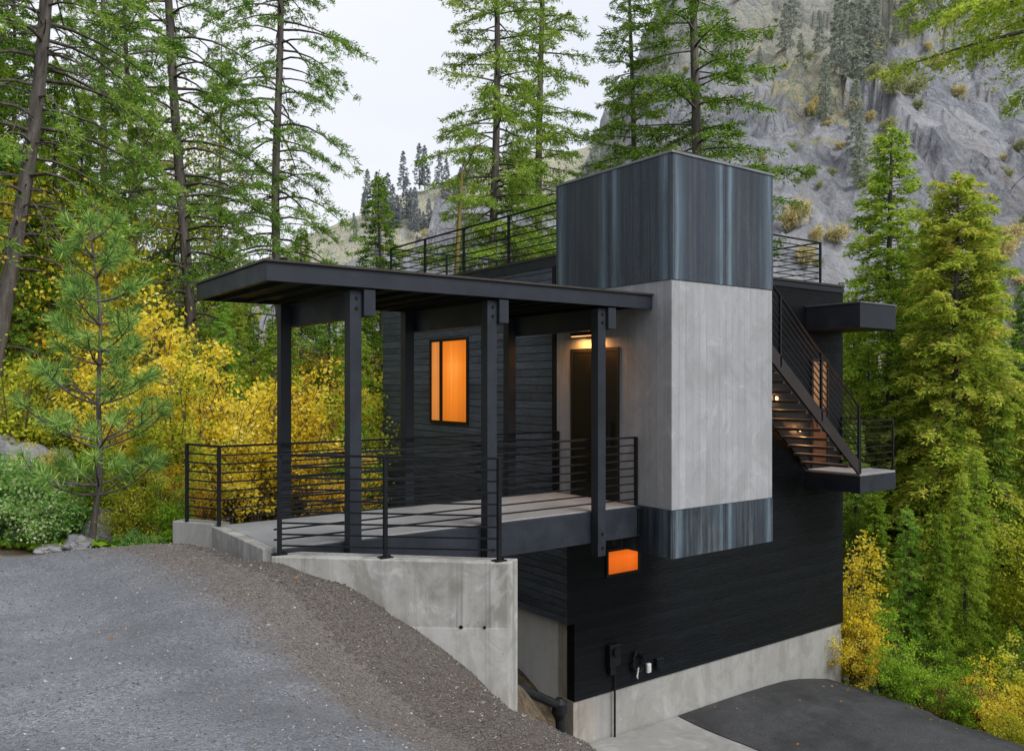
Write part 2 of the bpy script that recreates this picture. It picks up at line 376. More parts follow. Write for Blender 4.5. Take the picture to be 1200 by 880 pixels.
def mat_hill():
    """granite slabs with cracks and ledges, brush in the hollows; colours kept pale for the damp air between"""
    t = NT('hill_granite'); p = t.pos()
    at = t.n('ShaderNodeVertexColor'); at.layer_name = 'zone'
    s = t.n('ShaderNodeSeparateColor'); t.set(s.inputs[0], at.outputs[0])
    def nz(vec, sc, d, r, di):
        nd = t.n('ShaderNodeTexNoise'); t.set(nd.inputs['Vector'], vec); nd.inputs['Scale'].default_value = sc
        nd.inputs['Detail'].default_value = d; nd.inputs['Roughness'].default_value = r; nd.inputs['Distortion'].default_value = di
        return nd
    warp = nz(p, 0.10, 5, 0.6, 0.3)
    vm = t.n('ShaderNodeVectorMath', operation='MULTIPLY_ADD'); t.set(vm.inputs[0], warp.outputs['Color']); vm.inputs[1].default_value = (9, 9, 9); t.set(vm.inputs[2], p)
    wp = t.mapping(vm.outputs[0], (1, 1, 0.55), rot=(R(25), R(-20), R(36)))
    def cracks(sc, lo):
        v = t.n('ShaderNodeTexVoronoi', feature='DISTANCE_TO_EDGE'); t.set(v.inputs['Vector'], wp); v.inputs['Scale'].default_value = sc
        return t.ramp(v.outputs['Distance'], [(0.0, 1.0), (lo, 0.35), (lo*2.6, 0.0)])
    def cells(sc):
        v = t.n('ShaderNodeTexVoronoi', feature='F1'); t.set(v.inputs['Vector'], wp); v.inputs['Scale'].default_value = sc
        q = t.n('ShaderNodeSeparateColor'); t.set(q.inputs[0], v.outputs['Color']); return q.outputs[0]
    ck = t.math('MAXIMUM', cracks(0.075, 0.045), t.math('MAXIMUM', t.math('MULTIPLY', cracks(0.24, 0.06), 0.7), t.math('MULTIPLY', cracks(0.65, 0.09), 0.42)))
    ckm = t.ramp(t.noise(p, 0.07, 4, 0.6), [(0.42, 0.15), (0.6, 1.0)])
    ck = t.math('MULTIPLY', ck, ckm)
    n1 = t.noise(p, 0.05, 8, 0.62, 0.8)
    ns = t.noise(t.mapping(p, (1.0, 1.0, 0.22), rot=(0, R(14), R(36))), 0.38, 9, 0.72, 0.9)
    nf = t.noise(p, 0.9, 10, 0.82, 0.2)
    f = t.math('ADD', t.math('MULTIPLY', ns, 0.42), t.math('MULTIPLY', nf, 0.45)); f = t.math('ADD', f, t.math('MULTIPLY', n1, 0.16))
    f = t.math('ADD', f, t.math('MULTIPLY', t.math('SUBTRACT', cells(0.085), 0.5), 0.13))
    rock = t.ramp(f, [(0.39, (0.12, 0.125, 0.145)), (0.445, (0.30, 0.31, 0.335)), (0.51, (0.44, 0.45, 0.48)), (0.60, (0.64, 0.65, 0.675))])
    rust = t.ramp(t.noise(p, 0.13, 8, 0.7, 0.8), [(0.54, 0.0), (0.64, 0.4)])
    rock = t.mix(rust, rock, (0.50, 0.40, 0.33))
    rock = t.mix(t.math('MULTIPLY', ck, 0.8), rock, (0.10, 0.10, 0.12))
    br = t.ramp(nf, [(0.38, (0.17, 0.22, 0.11)), (0.47, (0.36, 0.40, 0.20)), (0.54, (0.66, 0.56, 0.26)), (0.62, (0.56, 0.42, 0.28))])
    e = t.math('ADD', s.outputs[0], t.math('MULTIPLY', t.math('SUBTRACT', t.noise(p, 0.20, 8, 0.75), 0.5), 2.2))
    c = t.mix(t.ramp(e, [(0.45, 0.0), (0.58, 0.85)]), rock, br)
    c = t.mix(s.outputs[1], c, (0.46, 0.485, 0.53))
    h = t.math('SUBTRACT', f, t.math('MULTIPLY', ck, 0.35))
    t.principled(c, 0.95, normal=t.bump(h, 1.0, 3.0), spec=0.1)
    return t.m

M = {}
M['clad'] = mat_cladding('charred_boards', 0.013, 0.165, (0.78, 0.97, 1.28))
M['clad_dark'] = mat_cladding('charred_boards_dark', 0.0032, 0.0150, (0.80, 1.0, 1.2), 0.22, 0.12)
M['conc_tower'] = mat_concrete('board_formed_concrete', 0.345, board=0.15, stain=0.6, tint=(0.97, 1.0, 1.04), streak=0.8)
M['conc_wall'] = mat_concrete('weathered_concrete', 0.335, stain=1.25, tint=(1.0, 0.985, 0.93), streak=1.2)
M['conc_found'] = mat_concrete('foundation_concrete', 0.33, stain=0.65, tint=(1.0, 0.99, 0.93))
M['conc_low'] = mat_concrete('pale_wall_concrete', 0.43, stain=0.8, tint=(1.0, 0.99, 0.95))
M['conc_side'] = mat_concrete('brightened_foundation_concrete', 0.82, stain=0.35, tint=(0.95, 0.99, 1.03))  # foundation concrete brightened in colour to offset the shade beside the bridge
M['conc_stain'] = mat_concrete('stained_concrete', 0.36, stain=0.8, tint=(1.0, 0.93, 0.82))
M['conc_deck'] = mat_concrete('deck_concrete', 0.30, stain=0.35, tint=(0.98, 1.0, 1.02), streak=0.2)
M['conc_apron'] = mat_concrete('apron_concrete', 0.30, stain=0.7, streak=0.0)
M['steel'] = mat_steel('blued_steel', 0.3)
M['steel_low'] = mat_steel('blued_steel_streaked', 0.9, True)
M['beam'] = mat_paint('black_painted_timber', (0.020, 0.0245, 0.032), 0.5, 0.0)
M['soffit'] = mat_paint('dark_soffit_boards', (0.006, 0.006, 0.007), 0.7, 0.0)
M['metal'] = mat_paint('black_railing_steel', (0.007, 0.008, 0.010), 0.45, 0.1)
M['stringer'] = mat_paint('brown_black_steel', (0.042, 0.034, 0.034), 0.45, 0.4)
M['cap'] = mat_paint('bronze_flashing', (0.055, 0.048, 0.042), 0.45, 0.4)
M['capl'] = mat_paint('pale_flashing', (0.20, 0.21, 0.22), 0.45, 0.5)
M['tread'] = mat_paint('timber_tread', (0.10, 0.065, 0.045), 0.6, 0.0)
M['door'] = mat_paint('dark_door_wood', (0.006, 0.005, 0.0045), 0.4, 0.0)
M['frame'] = mat_paint('bronze_window_frame', (0.020, 0.016, 0.014), 0.4, 0.3)
M['plastic'] = mat_paint('black_pipe', (0.012, 0.014, 0.016), 0.38, 0.0)
M['white'] = mat_paint('white_plastic', (0.6, 0.6, 0.58), 0.4, 0.0, 0.1)
M['glow'] = mat_glow('lit_orange_shade', (1.0, 0.25, 0.02), 1.0, 0.3, (0.25, 0.25, 0.25))
M['glow_low'] = mat_glow('lit_orange_glass', (1.0, 0.17, 0.008), 1.0, 0.25)
M['glow_pale'] = mat_glow('lit_pale_shade', (0.92, 0.30, 0.06), 0.85, 0.2)
M['bulb'] = mat_glow('warm_bulb', (1.0, 0.60, 0.26), 5.0, 0.0)
M['lampbar'] = mat_glow('warm_lamp_strip', (1.0, 0.50, 0.18), 1.3, 0.0)
M['membrane'] = mat_paint('roof_membrane', (0.05, 0.05, 0.05), 0.8, 0.0)
M['ground'] = mat_ground()
M['drive'] = mat_drive('gravel_grey', 0.182, edge=True)
M['asphalt'] = mat_drive('asphalt_dark', 0.062, tint=(0.98, 1.0, 1.05), bigvar=1.25)
M['boulder'] = mat_rock('boulder_granite', (0.22, 0.22, 0.23), (0.46, 0.46, 0.47), 0.75)
M['hill'] = mat_hill()
M['bark'] = mat_bark('pine_bark', (0.042, 0.036, 0.032), (0.180, 0.158, 0.142))
M['bark_grey'] = mat_bark('grey_bark', (0.05, 0.045, 0.04), (0.20, 0.185, 0.17))
M['bark_pale'] = mat_bark('pale_bark', (0.28, 0.29, 0.32), (0.62, 0.64, 0.68))
M['bark_lichen'] = mat_bark('lichen_bark', (0.10, 0.085, 0.03), (0.30, 0.24, 0.07))
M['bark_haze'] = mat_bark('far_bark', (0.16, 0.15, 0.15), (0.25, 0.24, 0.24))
G = lambda *c: [(i/(len(c)-1), x) for i, x in enumerate(c)]
M['fir'] = mat_leaf('fir_needles', G((0.026, 0.056, 0.013), (0.12, 0.24, 0.032), (0.31, 0.46, 0.062), (0.62, 0.68, 0.16)), 0.40)
M['fir_dark'] = mat_leaf('dark_fir_needles', G((0.032, 0.070, 0.020), (0.14, 0.28, 0.045), (0.30, 0.46, 0.08), (0.54, 0.62, 0.16)), 0.40)
M['fir_olive'] = mat_leaf('olive_fir_needles', G((0.036, 0.075, 0.012), (0.18, 0.33, 0.030), (0.44, 0.59, 0.065), (0.82, 0.82, 0.18)), 0.45)
M['cedar'] = mat_leaf('cedar_sprays', G((0.036, 0.075, 0.012), (0.18, 0.32, 0.030), (0.40, 0.54, 0.06), (0.68, 0.68, 0.12), (0.56, 0.42, 0.10)), 0.45)
M['pine'] = mat_leaf('pine_needles', G((0.20, 0.15, 0.05), (0.08, 0.19, 0.045), (0.24, 0.44, 0.095), (0.44, 0.63, 0.16), (0.72, 0.80, 0.30)), 0.40, 0.05)
M['bright'] = mat_leaf('bright_green_needles', G((0.06, 0.14, 0.02), (0.17, 0.37, 0.045), (0.32, 0.55, 0.08), (0.52, 0.68, 0.14)), 0.45)
M['fir_mid'] = mat_leaf('blue_green_needles', G((0.06, 0.11, 0.05), (0.16, 0.26, 0.09), (0.30, 0.40, 0.14), (0.46, 0.50, 0.20)), 0.40)
M['fir_far'] = mat_leaf('hazy_needles', G((0.25, 0.29, 0.26), (0.34, 0.38, 0.32), (0.42, 0.45, 0.36), (0.50, 0.51, 0.40)), 0.30)  # far needles, leaves and bark: distance haze put into paler, greyer colours
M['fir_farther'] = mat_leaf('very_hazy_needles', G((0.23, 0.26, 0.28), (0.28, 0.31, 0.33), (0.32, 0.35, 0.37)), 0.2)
M['yellow'] = mat_leaf('yellow_leaves', G((0.34, 0.25, 0.016), (0.76, 0.60, 0.040), (0.95, 0.80, 0.09), (0.95, 0.90, 0.34)), 0.50)
M['orange'] = mat_leaf('orange_leaves', G((0.18, 0.10, 0.012), (0.64, 0.42, 0.03), (0.94, 0.68, 0.09), (0.95, 0.84, 0.30)), 0.50)
M['lime'] = mat_leaf('lime_leaves', G((0.09, 0.11, 0.012), (0.33, 0.39, 0.030), (0.68, 0.68, 0.06), (0.92, 0.88, 0.24)), 0.50)
M['green'] = mat_leaf('green_leaves', G((0.04, 0.10, 0.012), (0.17, 0.36, 0.028), (0.38, 0.58, 0.05), (0.72, 0.78, 0.14)), 0.45)
M['snow'] = mat_leaf('pale_green_leaves', G((0.04, 0.13, 0.025), (0.14, 0.34, 0.06), (0.36, 0.54, 0.15), (0.74, 0.80, 0.50)), 0.42)
M['rust'] = mat_leaf('russet_leaves', G((0.10, 0.05, 0.02), (0.30, 0.14, 0.06), (0.48, 0.25, 0.12), (0.58, 0.40, 0.17)), 0.40)
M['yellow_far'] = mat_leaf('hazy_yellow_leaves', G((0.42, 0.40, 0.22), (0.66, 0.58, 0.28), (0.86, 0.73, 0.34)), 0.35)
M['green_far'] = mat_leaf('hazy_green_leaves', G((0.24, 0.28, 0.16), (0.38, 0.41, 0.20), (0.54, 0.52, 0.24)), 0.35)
M['twig'] = mat_bark('twig_bark', (0.06, 0.045, 0.035), (0.18, 0.14, 0.11))

# ================================================================ TERRAIN
def xd_pts(rows): return [(X, D, z) for (X, D, z) in rows]
ctl = xd_pts([
    # upper gravel pad
    (-12, 0, 0.0), (-6, 0, 0.0), (0, 0, 0.0), (4, 0, -0.1), (-12, 5, -0.10), (-6, 5, -0.12), (-2.5, 5, -0.15), (-0.6, 4.4, -0.20), (-14, 9, -0.25),
    (-10, 8.5, -0.26), (-6.7, 10.6, -0.34), (-4.4, 10.8, -0.33), (-9, 10.8, -0.35), (-12, 11, -0.4), (-4, 8, -0.2), (-3, 9.0, -0.12), (-3.4, 9.9, -0.16),
    # foot of the flared wall
    (-2.55, 9.0, -0.10), (-2.23, 8.95, -0.25), (-1.86, 8.95, -0.32), (-1.39, 8.95, -0.60), (-1.06, 8.95, -0.85), (-0.52, 8.93, -1.27), (0.02, 8.9, -1.72),
    # bank
    (-1.54, 7.5, -0.52), (-0.67, 6.5, -0.82), (-2.4, 7.2, -0.25), (0.35, 8.0, -1.50), (0.67, 7.2, -1.34), (0.5, 5.8, -1.0), (0.75, 4.2, -0.55), (1.6, 7.5, -2.3), (1.6, 5.5, -1.6),
    (2.6, 8.5, -3.6), (2.5, 5.5, -2.7), (4, 3, -3.0), (1.5, 10, -3.5), (0.8, 10.5, -3.1), (1.3, 12, -4.1), (0.4, 12.2, -3.2), (0.95, 13.4, -4.15),
    (0.45, 14.3, -3.72), (0.1, 14.9, -3.45), (0.2, 12.9, -2.95), (-0.5, 11.5, -2.0), (-1.2, 10.5, -1.5), (-1.7, 9.8, -1.0), (-2.5, 10.6, -1.0), (-3.0, 12.5, -1.6), (-1.5, 13, -2.3), (-0.8, 15.5, -3.0),
    (-3.0, 19.6, -2.0), (-2, 17.5, -2.5),
    # lower drive
    (2, 13, -4.5), (4, 12, -4.6), (6, 14, -4.7), (4, 16, -4.7), (7, 18, -4.9), (8, 15, -5.0), (6, 9, -4.7), (3.5, 9.5, -4.5), (8, 8, -4.9), (9, 12, -5.2),
    # right-hand slope below the drive
    (8.9, 18, -5.6), (10, 15, -5.9), (12, 16, -6.6), (14, 20, -7.2), (11, 22, -6.8), (20, 22, -7.6), (20, 35, -7.4), (12, 32, -7.0), (30, 45, -7.0), (15, 50, -6.5), (30, 15, -8.0),
    # behind the house and the left forest
    (6, 28, -5.5), (0, 28, -3.5), (-5, 26, -1.8), (-5, 14, -0.9), (-8, 12.6, -0.5), (-11, 13, -0.5), (-5.2, 11.6, -0.6), (-8, 18, -0.7), (-12, 20, -0.3), (-16, 16, 0.0), (-20, 28, 0.3), (-10, 30, -0.5), (-2, 40, -2.5),
    (-25, 45, 0.5), (-8, 55, -1.5), (8, 60, -4.5), (-40, 60, 0.5), (-50, 20, 0.5), (45, 60, -6.5), (60, 20, -8), (-30, 0, 0.0), (30, 0, -7), (-30, -25, 0.5), (0, -25, 0.3), (30, -25, -6), (0, 90, -4), (-60, 90, 0), (60, 90, -5),
])
CP = np.array(ctl, dtype=float)
def _phi(r2): return np.where(r2 > 1e-12, 0.5*r2*np.log(np.maximum(r2, 1e-12)), 0.0)
def _fit():
    n = len(CP); d2 = ((CP[:, None, :2]-CP[None, :, :2])**2).sum(-1)
    A = np.zeros((n+3, n+3)); A[:n, :n] = _phi(d2) + np.eye(n)*0.03
    A[:n, n] = 1; A[:n, n+1:] = CP[:, :2]; A[n, :n] = 1; A[n+1:, :n] = CP[:, :2].T
    b = np.zeros(n+3); b[:n] = CP[:, 2]
    return np.linalg.solve(A, b)
_w = _fit()
_rng = np.random.default_rng(3)
_wav = [(_rng.uniform(-1, 1, 2)*k, _rng.uniform(0, 6.28), a) for k, a in ((2.2, .030), (2.6, .030), (4.5, .016), (5.5, .016), (9, .008), (11, .007), (17, .004), (19, .004))]
def smooth01(a, b, x):
    t = np.clip((x-a)/(b-a), 0, 1); return t*t*(3-2*t)
def drive_z(u, v):
    return -4.33 - 0.025*np.clip(u, -5, 12) - 0.30*smooth01(5.8, 8.6, u)
def ground_z(X, D):
    X = np.asarray(X, float); D = np.asarray(D, float)
    shp = X.shape; X = X.ravel(); D = D.ravel()
    Xc = np.clip(X, -60, 60); Dc = np.clip(D, -25, 90)
    out = np.empty(len(X))
    for i in range(0, len(X), 20000):
        d2 = (Xc[i:i+20000, None]-CP[None, :, 0])**2 + (Dc[i:i+20000, None]-CP[None, :, 1])**2
        out[i:i+20000] = _phi(d2) @ _w[:len(CP)] + _w[len(CP)] + Xc[i:i+20000]*_w[-2] + Dc[i:i+20000]*_w[-1]
    z = out
    for k, ph, a in _wav: z = z + a*np.sin(k[0]*X + k[1]*D + ph)
    # level bed cut for the lower drive
    u = (X-2.32)*RT[0] + (D-12.03)*FW[0]; v = (X-2.32)*RT[1] + (D-12.03)*FW[1]
    inside = smooth01(0.0, 0.5, u+0.15) * (1-smooth01(7.7, 9.4, u)) * (1-smooth01(2.4, 2.9, v)) * smooth01(-9, -8, v)
    z = np.where(inside > 0, z*(1-inside) + inside*np.minimum(z, drive_z(u, v)-0.06), z)
    return z.reshape(shp)
def gz(X, D): return float(ground_z(np.array([X]), np.array([D]))[0])

def axis(parts):
    out = []
    for a, b, s in parts:
        n = max(1, int(round((b-a)/s))); out += [a+(b-a)*i/n for i in range(n)]
    return np.array(out + [parts[-1][1]])
gx = axis([(-500, -60, 40), (-60, -16, 2), (-16, -8, 0.4), (-8, 4.5, 0.1), (4.5, 14, 0.3), (14, 60, 2), (60, 500, 40)])
gd = axis([(-120, -25, 20), (-25, 1, 2), (1, 3, 0.3), (3, 16, 0.1), (16, 28, 0.4), (28, 92, 2), (92, 700, 40)])
GX, GD = np.meshgrid(gx, gd, indexing='ij')
GZ = ground_z(GX, GD)
def grid_mesh(name, GX, GD, GZ, mat, zone=None):
    nx, nd = GX.shape
    P = np.stack([CAM[0]+GX*RT[0]+GD*FW[0], CAM[1]+GX*RT[1]+GD*FW[1], GZ], -1).reshape(-1, 3)
    i = np.arange(nx-1)[:, None]; j = np.arange(nd-1)[None, :]
    a = (i*nd+j).ravel()
    F = np.stack([a, a+nd, a+nd+1, a+1], -1)
    me = np_mesh(name, P, F, mat, smooth=True)
    if zone is not None:
        ca = me.color_attributes.new(name='zone', type='FLOAT_COLOR', domain='POINT')
        ca.data.foreach_set('color', np.concatenate([zone.reshape(-1, 3), np.ones((zone[..., 0].size, 1))], 1).astype(np.float32).ravel())
    return me
GU = (GX-2.32)*RT[0] + (GD-12.03)*FW[0]; GVv = (GX-2.32)*RT[1] + (GD-12.03)*FW[1]
zone = np.zeros(GX.shape+(3,))
litter = np.clip(smooth01(10.7, 11.3, GD) + smooth01(8.2, 9.6, GU), 0, 1)
nearhouse = smooth01(-2.2, -1.0, GX) * smooth01(8.9, 9.4, GD) * (1-smooth01(16, 18, GD))
zone[..., 2] = litter * (1-nearhouse)
zone[..., 1] = np.clip(nearhouse + 0.55*smooth01(-0.3, 0.6, GX)*smooth01(7.8, 8.8, GD)*(1-smooth01(16, 18, GD)), 0, 1)
gme = grid_mesh('ground', GX, GD, GZ, M['ground'], zone)
tag(link('ground', gme), kind='structure')

# upper gravel drive: its right and rear margins fade into the brown bank
dx = axis([(-30, -8, 1.0), (-8, 1.6, 0.12)]); dd = axis([(-25, 0, 1.0), (0, 11.3, 0.12)])
DX, DD = np.meshgrid(dx, dd, indexing='ij')
edge_x = np.interp(DD, [-25, 4, 5.2, 6.3, 7.3, 8.7, 10.2, 11.4], [3.0, 0.6, -0.35, -1.3, -2.1, -3.6, -5.4, -6.6])
e = smooth01(-1.3, 0.85, DX-edge_x)
rear = smooth01(10.5, 10.9, DD)
e = np.clip(e + rear*0.6, 0, 1)
keep = (DX < edge_x+0.95) & (DD < 10.95 + 0.12*np.sin(DX*2.1) + 0.06*np.sin(DX*5.3))
z3 = np.zeros(DX.shape+(3,)); z3[..., 0] = e
z3[..., 1] = np.clip(0.9*np.exp(-((DX-edge_x+1.15)/0.45)**2) + 0.5*np.exp(-((DX-edge_x+3.4)/0.30)**2), 0, 1)*(1-rear)
z3[..., 2] = np.clip(np.exp(-((DX-edge_x+2.2)/0.55)**2) + 0.8*np.exp(-((DX-edge_x+4.4)/0.5)**2), 0, 1)*(1-rear)
dme = grid_mesh('driveway', DX, DD, ground_z(DX, DD)+0.005, M['drive'], z3)
bm = bmesh.new(); bm.from_mesh(dme); bm.verts.ensure_lookup_table()
kf = keep.ravel()
bmesh.ops.delete(bm, geom=[v for v in bm.verts if not kf[v.index]], context='VERTS'); bm.to_mesh(dme); bm.free()
tag(link('gravel_driveway', dme), kind='structure')

# lower asphalt drive and its concrete apron
def drive_edge(v): return 7.75 - 0.10*(2.4-v) + 0.10*math.sin(v*1.7) + 0.06*math.sin(v*4.3) + 0.05*math.sin(v*11.3+1)
nu = 44; vs = np.linspace(2.375, -8.0, 60)
P = []; F = []
for v in vs:
    u1 = drive_edge(v)
    for i in range(nu):
        f = i/(nu-1); u = 2.70 + 0.03*math.sin(v*3) + (u1-2.70)*f
        hump = 0.05*math.sin(f*math.pi)
        P.append((u, v, float(drive_z(u, v)) + 0.02 + hump - (0.22 if i == nu-1 else 0.0)))
for a in range(len(vs)-1):
    for i in range(nu-1):
        k = a*nu+i; F.append((k, k+1, k+nu+1, k+nu))
ame = np_mesh('asphalt_drive', P, F, M['asphalt'], smooth=True)
tag(link('asphalt_drive', ame), kind='structure')
P = []; F = []
us = np.linspace(-0.35, 2.74, 20)
for v in vs:
    for u in us: P.append((u, v, float(drive_z(u, v)) + 0.004))
for a in range(len(vs)-1):
    for i in range(len(us)-1):
        k = a*len(us)+i; F.append((k, k+1, k+len(us)+1, k+len(us)))
tag(link('concrete_apron', np_mesh('concrete_apron', P, F, M['conc_apron'], smooth=True)), kind='structure')

# ================================================================ HOUSE
ROOF = 4.02
house = empty('house', (0, 0, 0), 'black charred timber cabin with a concrete and blued steel tower on its corner', 'house')
# house walls (left wall x = U0, front wall y = V0)
U0, V0, U1, V1 = 0.03, 2.39, 8.18, 9.08
w = MB(); w.box(U0, U0+0.2, V0+0.2, V1, -2.23, ROOF); w.box(U0-0.003, U0+0.01, V0+0.004, V0+0.199, -2.226, ROOF-0.2)
w.build('side_wall', M['clad'], house)
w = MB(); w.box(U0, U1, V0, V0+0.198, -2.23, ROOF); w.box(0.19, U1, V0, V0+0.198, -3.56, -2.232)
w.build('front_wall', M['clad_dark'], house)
w = MB(); w.box(U1-0.2, U1, V0+0.2, V1-0.2, -3.56, ROOF-0.003); w.box(U0+0.2, U1, V1-0.2, V1-0.003, -3.56, ROOF-0.003)
w.build('rear_wall', M['clad'], house)
w = MB(); w.box(0.26, U1-0.02, V0+0.03, V1-0.02, -7.5, -3.563)
w.build('foundation', M['conc_found'], house)
w = MB(); w.box(0.245, 0.7, V0+0.452, V1-0.025, -7.4, -2.235); w.build('side_foundation', M['conc_side'], house)
w = MB(); w.box(0.185, 0.7, V0+0.025, V0+0.45, -7.5, -3.566); w.box(0.2, 0.7, V0+0.2, V0+0.45, -3.566, -2.237)
w.build('foundation_corner', M['conc_stain'], house, 0.01)
w = MB(); w.box(U0+0.2, U1-0.2, V0+0.198, V1-0.2, ROOF-0.35, ROOF-0.06)
roof = w.build('roof', M['membrane'], house)
w = MB()
w.box(U0-0.035, U0+0.24, V0-0.03, V1+0.03, ROOF+0.002, ROOF+0.05); w.box(U0+0.242, U1+0.03, V0-0.03, V0+0.24, ROOF+0.002, ROOF+0.05)
w.box(U1-0.24, U1+0.03, V0+0.242, V1+0.03, ROOF+0.002, ROOF+0.05); w.box(U0+0.242, U1-0.242, V1-0.24, V1+0.03, ROOF+0.002, ROOF+0.05)
w.build('parapet_cap', M['cap'], house)
w = MB(); w.box(U0-0.02, U0-0.001, 2.66, V1+0.02, ROOF-0.16, ROOF-0.02); w.box(2.40, U1+0.02, V0-0.022, V0-0.001, ROOF-0.12, ROOF-0.02)
w.build('parapet_trim', M['beam'], house)
# corner trim where the wall meets the tower
w = MB(); w.box(-0.02, U0, 2.655, 2.74, 0.0, ROOF-0.17); w.build('corner_trim', M['soffit'], house)

# upper side window: frame, wide pane, narrow pane
def side_window(y0, y1, z0, z1, split):
    f = MB(); x0 = U0-0.035; t = 0.06
    f.box(x0, U0+0.02, y0-t, y1+t, z1, z1+t); f.box(x0, U0+0.02, y0-t, y1+t, z0-t, z0)
    f.box(x0, U0+0.02, y0-t, y0, z0+0.001, z1-0.001); f.box(x0, U0+0.02, y1, y1+t, z0+0.001, z1-0.001)
    f.box(x0+0.004, U0+0.02, split-0.05, split+0.05, z0+0.001, z1-0.001)
    fo = f.build('window', M['frame'], house)
    g = MB(); g.box(U0-0.012, U0+0.01, y0+0.002, split-0.052, z0+0.002, z1-0.002)
    g.build('pane', M['glow'], fo)
    g = MB(); g.box(U0-0.012, U0+0.01, split+0.052, y1-0.002, z0+0.002, z1-0.002)
    g.build('pane', M['glow_pale'], fo)
side_window(5.47, 6.83, 1.08, 2.72, 6.44)
tag([c for c in house.children if c.name.startswith('window')][0], label='tall glowing orange window with a narrow pale left pane')
f = MB(); y = V0
u0, u1, z0, z1 = 0.95, 1.68, -1.50, -1.10
f.box(u0-0.05, u1+0.05, y-0.03, y+0.01, z1, z1+0.05); f.box(u0-0.05, u1+0.05, y-0.03, y+0.01, z0-0.05, z0)
f.box(u0-0.05, u0, y-0.03, y+0.01, z0+0.001, z1-0.001); f.box(u1, u1+0.05, y-0.03, y+0.01, z0+0.001, z1-0.001)
fo = f.build('window', M['frame'], house); tag(fo, label='small glowing orange window under the tower')
g = MB(); g.box(u0+0.001, u1-0.001, y-0.008, y+0.008, z0+0.001, z1-0.001); g.build('pane', M['glow_low'], fo)
# glazed door at the stair landing
f = MB(); u0, u1, z0, z1 = 7.00, 7.52, 0.02, 2.33
f.box(u0-0.06, u0, y-0.04, y+0.01, z0, z1); f.box(u1, u1+0.06, y-0.04, y+0.01, z0, z1); f.box(u0-0.06, u1+0.06, y-0.04, y+0.01, z1, z1+0.06)
f.box(u0+0.001, u1-0.001, y-0.03, y+0.01, z0, z0+0.12)
fo = f.build('glass_door', M['frame'], house); tag(fo, label='glazed landing door with amber light behind')
g = MB(); g.box(u0+0.001, u1-0.001, y-0.012, y+0.008, 1.30, z1-0.001); g.build('pane', mat_glow('lit_amber_glass', (0.85, 0.36, 0.09), 0.5, 0.5, (1, 1, 1)), fo)
g = MB(); g.box(u0+0.001, u1-0.001, y-0.03, y+0.01, 1.22, 1.298); g.build('mid_rail', M['frame'], fo)
g = MB(); g.box(u0+0.001, u1-0.001, y-0.012, y+0.008, z0+0.121, 1.218); g.build('pane', mat_glow('dim_amber_glass', (0.80, 0.22, 0.06), 0.16, 0.5, (1, 1, 1)), fo)
g = MB(); g.tube([(u0+0.08, y-0.07, 0.9), (u0+0.08, y-0.07, 1.3)], 0.015); g.build('handle', M['metal'], fo)

# ---- tower
TU, TV, TB, TT = 2.35, 2.64, -0.70, 5.20
w = MB(); w.box(0, TU, 0, TV, 0.0, 3.36)
w.build('concrete_tower', M['conc_tower'], house, 0.012)
def steel_panel(face, a, b, z0, z1, m, idx):
    p = MB(); e = 0.012; g = 0.004
    if face == 'left': p.box(-e, 0.03, a+g, b-g, z0, z1)
    else: p.box(a+g, b-g, -e, 0.03, z0, z1)
    o = p.build('steel_panel', m, house)
    uv_from(o, lambda c: (((c.y if face == 'left' else c.x)-a)/(b-a), (c.z-z0)/(z1-z0)))
for (z0, z1, m) in ((3.362, TT, M['steel']), (TB, -0.002, M['steel_low'])):
    steel_panel('left', 0.0, TV/2, z0, z1, m, 0); steel_panel('left', TV/2, TV, z0, z1, m, 1)
    steel_panel('front', 0.0, TU/2, z0, z1, m, 0); steel_panel('front', TU/2, TU, z0, z1, m, 1)
w = MB(); w.box(0.031, TU, 0.031, TV, TB+0.004, -0.004); w.build('tower_base', M['tread'], house)
w = MB(); w.box(0.031, TU, 0.031, TV, 3.364, TT-0.002); w.build('tower_core', M['beam'], house)
w = MB(); w.box(-0.03, TU+0.03, -0.03, 0.12, TT, TT+0.035); w.box(-0.03, 0.12, 0.121, TV+0.03, TT, TT+0.035); w.box(TU-0.12, TU+0.03, 0.121, TV+0.03, TT, TT+0.035); w.box(0.121, TU-0.121, TV-0.1, TV+0.03, TT, TT+0.035)
w.build('tower_cap', M['capl'], house)
# entry door in the tower's left face
d = MB(); y0, y1, z1 = 1.15, 2.19, 2.36
d.box(-0.02, 0.02, y0-0.06, y0, 0.004, z1); d.box(-0.02, 0.02, y1, y1+0.06, 0.004, z1); d.box(-0.02, 0.02, y0-0.06, y1+0.06, z1, z1+0.06)
do = d.build('entry_door', M['frame'], house)
d = MB(); d.box(-0.012, 0.01, y0+0.002, y1-0.002, 0.01, z1-0.002); d.build('door_leaf', M['door'], do)
d = MB(); d.tube([(-0.06, y0+0.12, 0.85), (-0.06, y0+0.12, 1.25)], 0.014); d.box(-0.06, -0.012, y0+0.11, y0+0.13, 0.88, 0.9); d.box(-0.06, -0.012, y0+0.11, y0+0.13, 1.2, 1.22)
d.build('handle', M['metal'], do)

